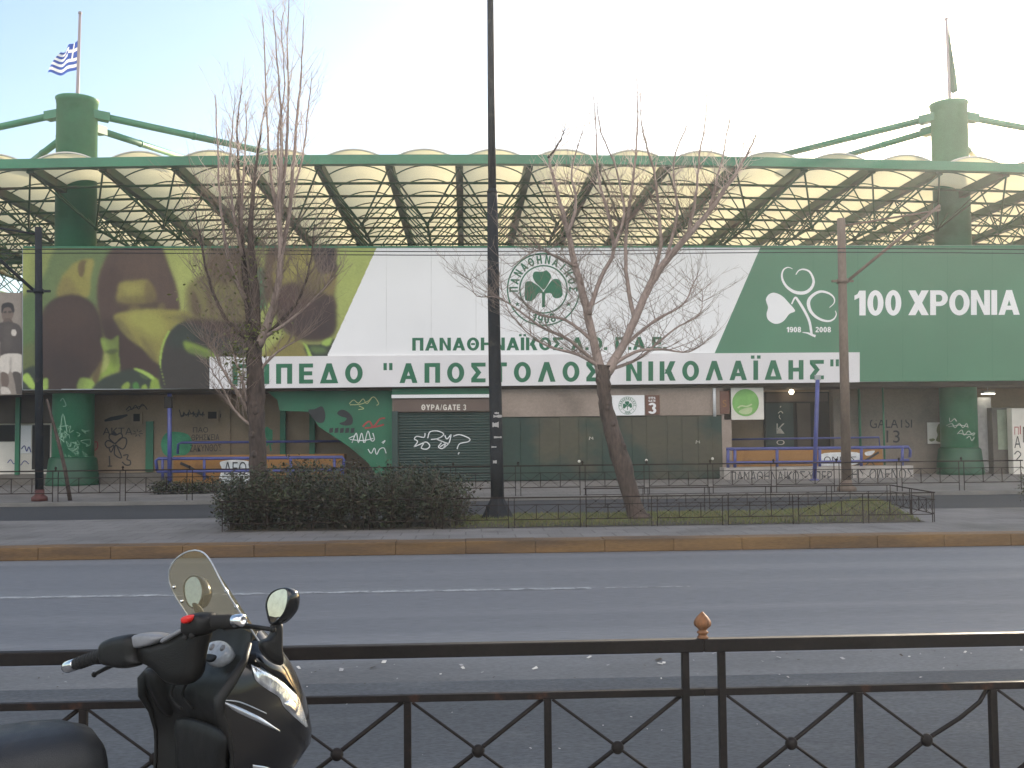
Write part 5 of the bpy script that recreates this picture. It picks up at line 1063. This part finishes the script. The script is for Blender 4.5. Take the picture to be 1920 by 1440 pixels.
M['lensglass'] = mat('headlight reflector', (.62, .65, .68), .16, .35, 45, .25, 120, metal=.8, coat=1.0, bump=.15, bscale=160, stretch=(1, 1, .3))
M['greyplastic'] = mat('grey reservoir cap', (.20, .20, .215), .38, .1, 10)
mw_ = bpy.data.materials.new('tinted windscreen'); mw_.use_nodes = True; _n = mw_.node_tree.nodes; _l = mw_.node_tree.links
_t = _n.new('ShaderNodeBsdfTransparent'); _t.inputs[0].default_value = (.66, .64, .54, 1); _d = _n.new('ShaderNodeBsdfTranslucent'); _d.inputs[0].default_value = (.36, .34, .26, 1)
_b = _n['Principled BSDF']; _b.inputs['Base Color'].default_value = (.20, .185, .13, 1); _b.inputs['Roughness'].default_value = .12; _b.inputs['Specular IOR Level'].default_value = .6
_m1 = _n.new('ShaderNodeMixShader'); _m1.inputs[0].default_value = .22; _m2 = _n.new('ShaderNodeMixShader'); _m2.inputs[0].default_value = .30
_l.new(_b.outputs[0], _m1.inputs[1]); _l.new(_d.outputs[0], _m1.inputs[2]); _l.new(_t.outputs[0], _m2.inputs[1]); _l.new(_m1.outputs[0], _m2.inputs[2]); _l.new(_m2.outputs[0], _n['Material Output'].inputs['Surface'])
M['screen'] = mw_
ug = -(SCc.z - .12) / su.z                                          # local height of the pavement
O_ = SL3(-.45, 0, ug); sco = thing('scooter', O_, 'black motor scooter with tinted windscreen and two mirrors parked at the near railing', 'scooter')
# ---- front fairing: lofted round the nose, open to the rider's side, with the leg shield set into it
lev = [(-.085, -.03, .045, .165), (-.11, -.048, .068, .20), (-.15, -.080, .100, .235), (-.19, -.118, .130, .25), (-.235, -.158, .155, .255), (-.28, -.158, .175, .255), (-.33, -.135, .184, .255), (-.385, -.124, .194, .25), (-.42, -.125, .190, .245), (-.47, -.13, .145, .235), (-.53, -.14, .085, .23), (-.62, -.15, .07, .22), (-.72, -.15, .03, .19)]
NS = 25; rows = []
for u_, fr_, fn_, w_ in lev:
    r_ = []
    for i in range(NS):
        a = math.pi * (i / (NS - 1) - .5); s_ = w_ * math.copysign(abs(math.sin(a)) ** .82, math.sin(a)); f_ = fr_ + (fn_ - fr_) * max(0, math.cos(a)) ** .92
        r_.append(SL3(f_, s_, u_))
    rows.append(r_)
mb = MB(); mb.grid(rows); mb.grid([[SCc * 0 + sum(rows[0], Vector()) / NS] * NS, rows[0]], 0, True)
fair = mb.build('front_fairing', M['gloss'], sco)
bv = BVHTree.FromPolygons([tuple(p) for r_ in rows for p in r_], [(i*NS+j, i*NS+j+1, (i+1)*NS+j+1, (i+1)*NS+j) for i in range(len(rows) - 1) for j in range(NS - 1)])
def onto(px, py, off):
    d = ray(px, py).normalized(); h_ = bv.ray_cast(EYE, d)
    if h_[0] is None:
        h2 = bv.find_nearest(SP(px, py, -.16)); return h2[0] - d * off
    return h_[0] - d * off
def patch(mb, up, lo, off, n=14, k=5, mi=0):
    a = spline([(p[0], p[1], 0) for p in up], 4, False); b = spline([(p[0], p[1], 0) for p in lo], 4, False)
    def rs(q, m):
        L = [0]
        for i in range(1, len(q)): L.append(L[-1] + (q[i] - q[i-1]).length)
        o = []
        for j in range(m):
            t = L[-1] * j / (m - 1); i = max(1, next((x for x in range(1, len(L)) if L[x] >= t - 1e-9), len(L) - 1)); o.append(q[i-1].lerp(q[i], (t - L[i-1]) / max(1e-9, L[i] - L[i-1])))
        return o
    a, b = rs(a, n), rs(b, n)
    mb.grid([[onto((a[j] * (1 - i / k) + b[j] * (i / k)).x, (a[j] * (1 - i / k) + b[j] * (i / k)).y, off * (1 if 0 < i < k and 0 < j < n - 1 else .35)) for j in range(n)] for i in range(k + 1)], mi)
# leg shield facing the rider
rows2 = []
for u_, fr_, fn_, w_ in lev[2:]:
    rows2.append([SL3(fr_ + .045 * (1 - (2 * i / 12 - 1) ** 6), w_ * (2 * i / 12 - 1) * .985, u_) for i in range(13)])
mb = MB(); mb.grid(rows2); mb.build('leg_shield', M['plastic'], sco)
mb = MB()
for sgn in (-1, 1): mb.tube([SL3(fr_ - .004, sgn * w_, u_) for u_, fr_, fn_, w_ in lev[1:]], [.008, .011, .014, .017, .014, .008, .006, .005, .005, .005, .005, .005], 8)
puffy(mb, [SP(a, b, .225) for a, b in ((272, 1262), (281, 1253), (298, 1258), (320, 1280), (332, 1300), (326, 1338), (312, 1342), (294, 1322), (278, 1292))], sl, .038, 0, 4)
mb.build('shield_rim', M['plastic'], sco)
mb = MB(); puffy(mb, [SL3(-.105, y, z) for y, z in ((-.15, -.34), (.13, -.34), (.15, -.42), (.12, -.66), (-.12, -.66), (-.16, -.42))], shh, .014, 0, 5, .8); mb.build('glove_box', M['plastic'], sco)
# cockpit round the instruments
mb = MB(); rows3 = []
for i in range(13):
    a = math.pi * (i / 12 - .5); sa = math.sin(a)
    rows3.append([SL3(-.03 + .05 * math.cos(a), .185 * sa, -.080), SL3(-.055 + .06 * math.cos(a), .20 * sa, -.125), SL3(-.10 + .05 * math.cos(a), .235 * sa, -.195), SL3(-.14 + .03 * math.cos(a), .24 * sa, -.25)])
mb.grid(rows3); mb.build('cockpit_panel', M['plastic'], sco)
dc = SP(413, 1228, -.07); dn = (-shh * .82 + su * .5 - sl * .28).normalized()
dial_px = [(394, 1210), (408, 1203), (424, 1204), (436, 1218), (437, 1230), (426, 1243), (408, 1251), (392, 1246), (390, 1228)]
mb = MB(); puffy(mb, onplane(dial_px, dc, dn), dn, .016, 0, 5, .86); da = mb.build('dial', M['dial'], sco)
mb = MB(); puffy(mb, [p + dn * .013 for p in onplane([(395, 1230), (412, 1232), (414, 1238), (406, 1245), (394, 1243)], dc, dn)], dn, .006); mb.build('display', M['plastic'], da)
mb = MB()
for px, py, r_ in ((405, 1217, .011), (425, 1219, .010)): mb.lathe(onplane([(px, py)], dc, dn)[0] + dn * .012, [(r_, 0), (r_ * .95, .005)], 14, axis=dn)
mb.build('gauge', M['greyplastic'], da)
# headlight, trims
mb = MB(); patch(mb, [(471, 1246), (492, 1256), (520, 1272), (545, 1291), (560, 1308), (571, 1338), (577, 1362)], [(472, 1249), (480, 1276), (500, 1292), (524, 1308), (532, 1325), (556, 1348), (574, 1364)], .007, 22, 7); hl = mb.build('headlight', M['lensglass'], sco)
mb = MB(); patch(mb, [(532, 1318), (545, 1310), (556, 1318), (558, 1332)], [(534, 1322), (542, 1332), (552, 1340), (557, 1336)], .012, 10, 5); mb.build('indicator_lens', M['chrome'], hl)
mb = MB(); patch(mb, [(416, 1314), (440, 1322), (485, 1343), (524, 1369)], [(417, 1317), (440, 1333), (480, 1352), (526, 1373)], .008, 16, 3); mb.build('silver_trim', M['silver'], sco)
mb = MB(); patch(mb, [(418, 1312), (450, 1315), (500, 1337)], [(418, 1314), (450, 1318), (500, 1339)], .008, 12, 2); mb.build('silver_trim', M['silver'], sco)
mb = MB(); patch(mb, [(474, 1434), (500, 1438), (520, 1448)], [(474, 1440), (500, 1446), (520, 1454)], .008, 10, 2); mb.build('silver_trim', M['silver'], sco)
# nose visor between the screen and the headlight
mb = MB(); vis = [(497, 1238), (530, 1248), (540, 1268), (553, 1298), (556, 1304), (530, 1282), (500, 1258)]
patch(mb, [(480, 1222), (505, 1236), (530, 1247), (546, 1276), (557, 1300)], [(480, 1240), (500, 1256), (524, 1272), (545, 1288), (557, 1303)], .010, 14, 4); mb.build('nose_cover', M['gloss'], sco)
# windscreen
def wsw(u_): return .19 * max(0.0, 1 - max(0, (u_ + .02) / .166) ** 2.6) ** .5
rows4 = []; edge = []
us = [-.13 + .276 * (1 - (1 - i / 22) ** 1.5) for i in range(23)]
for u_ in us:
    w_ = max(.004, wsw(u_)); rows4.append([SL3(-.018 - .62 * u_ - .068 * (t * w_ / .19) ** 2, t * w_, u_) for t in [(2 * i / 14 - 1) for i in range(15)]])
mb = MB(); mb.grid(rows4); sc_w = mb.build('windscreen', M['screen'], sco)
mb = MB(); mb.tube([r_[0] for r_ in rows4] + [r_[-1] for r_ in rows4[::-1]], .0026, 5); mb.build('screen_edge', M['dial'], sc_w)
mb = MB()
for k in (7, 10): 
    for j in (0, 14): mb.sphere(rows4[k][j] * .93 + rows4[k][7] * .07, .006, 8, 6)
mb.build('screw', M['chrome'], sc_w)
# mirrors
def mirror(px, P0, s_, stem_pts, ss, glass_n):
    g = onplane(spline([(a, b, 0) for a, b in px], 4), P0, glass_n); c = sum(g, Vector()) / len(g); rows_ = []
    for off, k_ in ((-.003, .98), (-.004, 1.05), (.004, 1.10), (.020, 1.09), (.036, .97), (.048, .70), (.052, .3), (.053, .01)): rows_.append([c + (p - c) * k_ - glass_n * off for p in g])
    q = MB(); q.grid(rows_, 0, True, True); sh = q.build('mirror', M['gloss'], sco); q = MB(); q.add([p + glass_n * .0015 for p in g], [tuple(range(len(g)))]); q.build('mirror_glass', M['mirrorglass'], sh)
    q = MB(); puffy(q, [SP(a, b, ss) for a, b in stem_pts], sl, .024, 0, 4); q.build('mirror_stem', M['plastic'], sh)
gn = (-shh * .95 - sl * .22 + su * .17).normalized()
mirror([(503, 1150), (501, 1132), (507, 1116), (519, 1107), (533, 1104), (540, 1109), (540, 1126), (534, 1147), (521, 1163), (509, 1168)], PRm, -.36, [(513, 1165), (526, 1166), (527, 1190), (527, 1215), (528, 1246), (507, 1241), (490, 1222), (488, 1204), (503, 1196), (512, 1182)], -.285, gn)
mirror([(346, 1104), (350, 1089), (361, 1081), (373, 1085), (380, 1104), (378, 1122), (370, 1136), (359, 1138), (350, 1126)], PLm, .36, [(362, 1132), (372, 1134), (382, 1150), (396, 1165), (398, 1190), (380, 1185), (372, 1160)], .30, (-shh * .95 - sl * .30 + su * .22).normalized())
# handlebar, steered to the left
BL_, BR_ = SP(125, 1250, .31), SP(450, 1163, -.31); bx = (BR_ - BL_).normalized(); bn = bx.cross(su).normalized()
if bn.dot(shh) > 0: bn = -bn
def BP(px, py, off=0.0): return onplane([(px, py)], BL_, bn)[0] + bn * off
hb = MB(); hb.tube([BP(203, 1224), BP(300, 1213), BP(372, 1168)], .014, 10)
# centre cover
puffy(hb, [BP(*p) for p in ((262, 1212), (300, 1206), (330, 1194), (362, 1174), (380, 1172), (392, 1182), (386, 1205), (380, 1232), (376, 1262), (362, 1280), (340, 1284), (318, 1278), (300, 1260), (282, 1246), (266, 1238))], bn, .030, 0, 2, .84)
hbar = hb.build('handlebar_cover', M['plastic'], sco)
q = MB(); puffy(q, [BP(*p, .02) for p in ((204, 1208), (222, 1194), (262, 1187), (272, 1200), (272, 1225), (276, 1243), (250, 1250), (225, 1246), (206, 1238))], bn, .030, 0, 4); q.build('switch_housing', M['plastic'], hbar)
q = MB(); puffy(q, [BP(*p, .01) for p in ((262, 1190), (285, 1185), (312, 1188), (318, 1195), (300, 1206), (270, 1213), (258, 1206))], bn, .030, 0, 4); q.build('reservoir_cap', M['greyplastic'], hbar)
q = MB(); puffy(q, [BP(*p, .01) for p in ((318, 1197), (340, 1184), (362, 1172), (364, 1178), (342, 1192), (318, 1204))], bn, .03, 0, 3); q.build('cover_lip', M['greyplastic'], hbar)
q = MB(); puffy(q, [BP(*p, .01) for p in ((358, 1165), (364, 1152), (380, 1147), (396, 1150), (402, 1164), (398, 1184), (380, 1192), (360, 1186))], bn, .036, 0, 4); q.build('switch_housing', M['plastic'], hbar)
q = MB(); puffy(q, [BP(*p, .046) for p in ((369, 1154), (378, 1149), (386, 1150), (386, 1158), (378, 1164), (370, 1163))], bn, .014, 0, 2); q.build('kill_switch', M['red'], hbar)
q = MB(); c_ = BP(370, 1190, .04)
for dx in (0, 12): q.sphere(BP(370 + dx, 1191 - dx * .3, .042), .008, 8, 6)
q.build('button', M['rubber'], hbar)
for a, b, e in (((207, 1222), (143, 1245), (122, 1252)), ((398, 1166), (438, 1164), (457, 1163))):
    A_, B_, E_ = BP(*a), BP(*b), BP(*e); q = MB(); q.tube([A_, A_.lerp(B_, .06), A_.lerp(B_, .07), B_], [.024, .024, .0185, .0175], 14)
    for i in range(9): q.tube([A_.lerp(B_, .14 + .09 * i), A_.lerp(B_, .17 + .09 * i)], .0192, 12)
    q.build('grip', M['rubber'], hbar); q = MB(); d_ = (E_ - B_); q.lathe(B_ - d_ * .02, [(.0165, 0), (.0175, .006), (.0175, d_.length * .82), (.0145, d_.length * .98), (.007, d_.length), (.006, d_.length * .9)], 16, axis=d_); q.build('bar_end', M['chrome'], hbar)
for pts in (((236, 1238), (200, 1246), (172, 1259), (152, 1270)), ((398, 1180), (430, 1177), (462, 1181), (489, 1185))):
    q = MB(); p_ = [BP(*p, -.045) for p in pts]; q.tube(p_, [.010, .0075, .0065, .0055], 8); q.sphere(p_[-1], .0085, 8, 6); q.build('brake_lever', M['plastic'], hbar)
q = MB()
for x_ in (300, 322):
    q.tube(spline([BP(x_, 1232, -.05), BP(x_ - 6, 1262, -.09), SP(x_ + 20, 1300, .06), SP(x_ + 40, 1330, .03)], 5, False), .0048, 6)
q.build('cable', M['rubber'], sco)
# seat
st = [(-.372, -.400, -.425, .035), (-.376, -.362, -.455, .075), (-.388, -.322, -.475, .105), (-.41, -.290, -.49, .128), (-.46, -.272, -.50, .145), (-.54, -.266, -.505, .160), (-.66, -.268, -.50, .172), (-.80, -.262, -.49, .178), (-.95, -.225, -.47, .175), (-1.15, -.20, -.45, .165), (-1.32, -.205, -.42, .12), (-1.36, -.25, -.38, .05)]
rows5 = []
for f_, t_, b_, w_ in st:
    r_ = []
    for i in range(20):
        a = 2 * math.pi * i / 20; ca, sa = math.cos(a), math.sin(a); r_.append(SL3(f_, w_ * math.copysign(abs(ca) ** .7, ca), (t_ + b_) / 2 + (t_ - b_) / 2 * math.copysign(abs(sa) ** .75, sa)))
    rows5.append(r_)
mb = MB(); mb.grid(rows5, 0, True, True); mb.f += [list(range(20)), list(range(len(mb.v) - 20, len(mb.v)))]; mb.mi += [0, 0]; mb.sm += [True, True]; seat = mb.build('seat', M['leather'], sco)
mb = MB(); mb.tube([SL3(f_ - .002, -w_ * .93, b_ + (t_ - b_) * .62) for f_, t_, b_, w_ in st[1:-1]], .0022, 5); mb.tube([SL3(f_ - .002, w_ * .93, b_ + (t_ - b_) * .62) for f_, t_, b_, w_ in st[1:-1]], .0022, 5); mb.build('seat_piping', M['plastic'], seat)
# the rest of the machine, mostly below the frame
rows6 = []
for f_, t_, b_, w_ in ((-.36, -.52, -.80, .10), (-.42, -.47, -.86, .13), (-.60, -.45, -.86, .17), (-.85, -.43, -.82, .18), (-1.10, -.40, -.70, .16), (-1.38, -.36, -.52, .09), (-1.50, -.36, -.44, .03)):
    rows6.append([SL3(f_, w_ * math.cos(2 * math.pi * i / 16), (t_ + b_) / 2 + (t_ - b_) / 2 * math.sin(2 * math.pi * i / 16)) for i in range(16)])
mb = MB(); mb.grid(rows6, 0, True, True); mb.build('rear_body', M['gloss'], sco)
mb = MB(); mb.grid([[SL3(f_, w_ * math.cos(2 * math.pi * i / 12), u0_ + h_ * math.sin(2 * math.pi * i / 12)) for i in range(12)] for f_, w_, u0_, h_ in ((-.10, .15, -.68, .10), (-.20, .17, -.80, .08), (-.36, .17, -.83, .07), (-.50, .15, -.80, .07))], 0, True, True); mb.build('floor_tunnel', M['plastic'], sco)
def wheel(f_, rr_, nm, steer=0.0):
    ax = (sl * math.cos(steer) - shh * math.sin(steer)); c_ = SL3(f_, 0, ug + rr_); q = MB(); fw_ = (shh * math.cos(steer) + sl * math.sin(steer))
    ring = [c_ + (fw_ * math.cos(i * math.pi / 16) + su * math.sin(i * math.pi / 16)) * (rr_ - .055) for i in range(32)]; q.tube(ring, .055, 10, closed=True); w_ = q.build('wheel', M['rubber'], sco)
    q = MB(); q.lathe(c_ - ax * .035, [(.05, 0), (rr_ - .10, .005), (rr_ - .09, .035), (rr_ - .10, .065), (.05, .07)], 24, axis=ax)
    for k in range(5): a = k * 1.2566; q.bar(c_, c_ + (fw_ * math.cos(a) + su * math.sin(a)) * (rr_ - .09), .05, .075)
    q.build('rim', M['silver'], w_); return c_
cf = wheel(.20, .26, 'front', .44); wheel(-1.08, .25, 'rear')
mb = MB()
for sg in (-1, 1): mb.tube([cf + sl * .085 * sg, SL3(.06, .07 * sg, -.55), SL3(.02, .05 * sg, -.40)], .018, 8)
mb.build('front_fork', M['silver'], sco)
mb = MB(); mb.grid([[cf + (shh * math.cos(a) + su * math.sin(a)) * r_ + sl * s_ for s_, r_ in ((-.075, .24), (-.05, .285), (0, .295), (.05, .285), (.075, .24))] for a in [R(10 + 14 * i) for i in range(11)]]); mb.build('front_mudguard', M['gloss'], sco)
mb = MB(); mb.tube([SL3(-.42, .12, -.85), SL3(-.40, .22, ug + .01)], .012, 8); mb.build('side_stand', M['plastic'], sco)
# ================================================================ added to imitate the lens flare veil: thin haze round the whole street
mh = bpy.data.materials.new('haze air'); mh.use_nodes = True; _n = mh.node_tree.nodes; _l = mh.node_tree.links; _n.remove(_n['Principled BSDF'])
_v = _n.new('ShaderNodeVolumePrincipled'); _v.inputs['Color'].default_value = (.92, .95, 1.0, 1); _v.inputs['Density'].default_value = .0014; _v.inputs['Anisotropy'].default_value = .55
_l.new(_v.outputs[0], _n['Material Output'].inputs['Volume'])
mb = MB(); mb.box((-120, -44, -1.05), (120, 92, 19.5)); mb.build('haze', mh, kind='stuff')
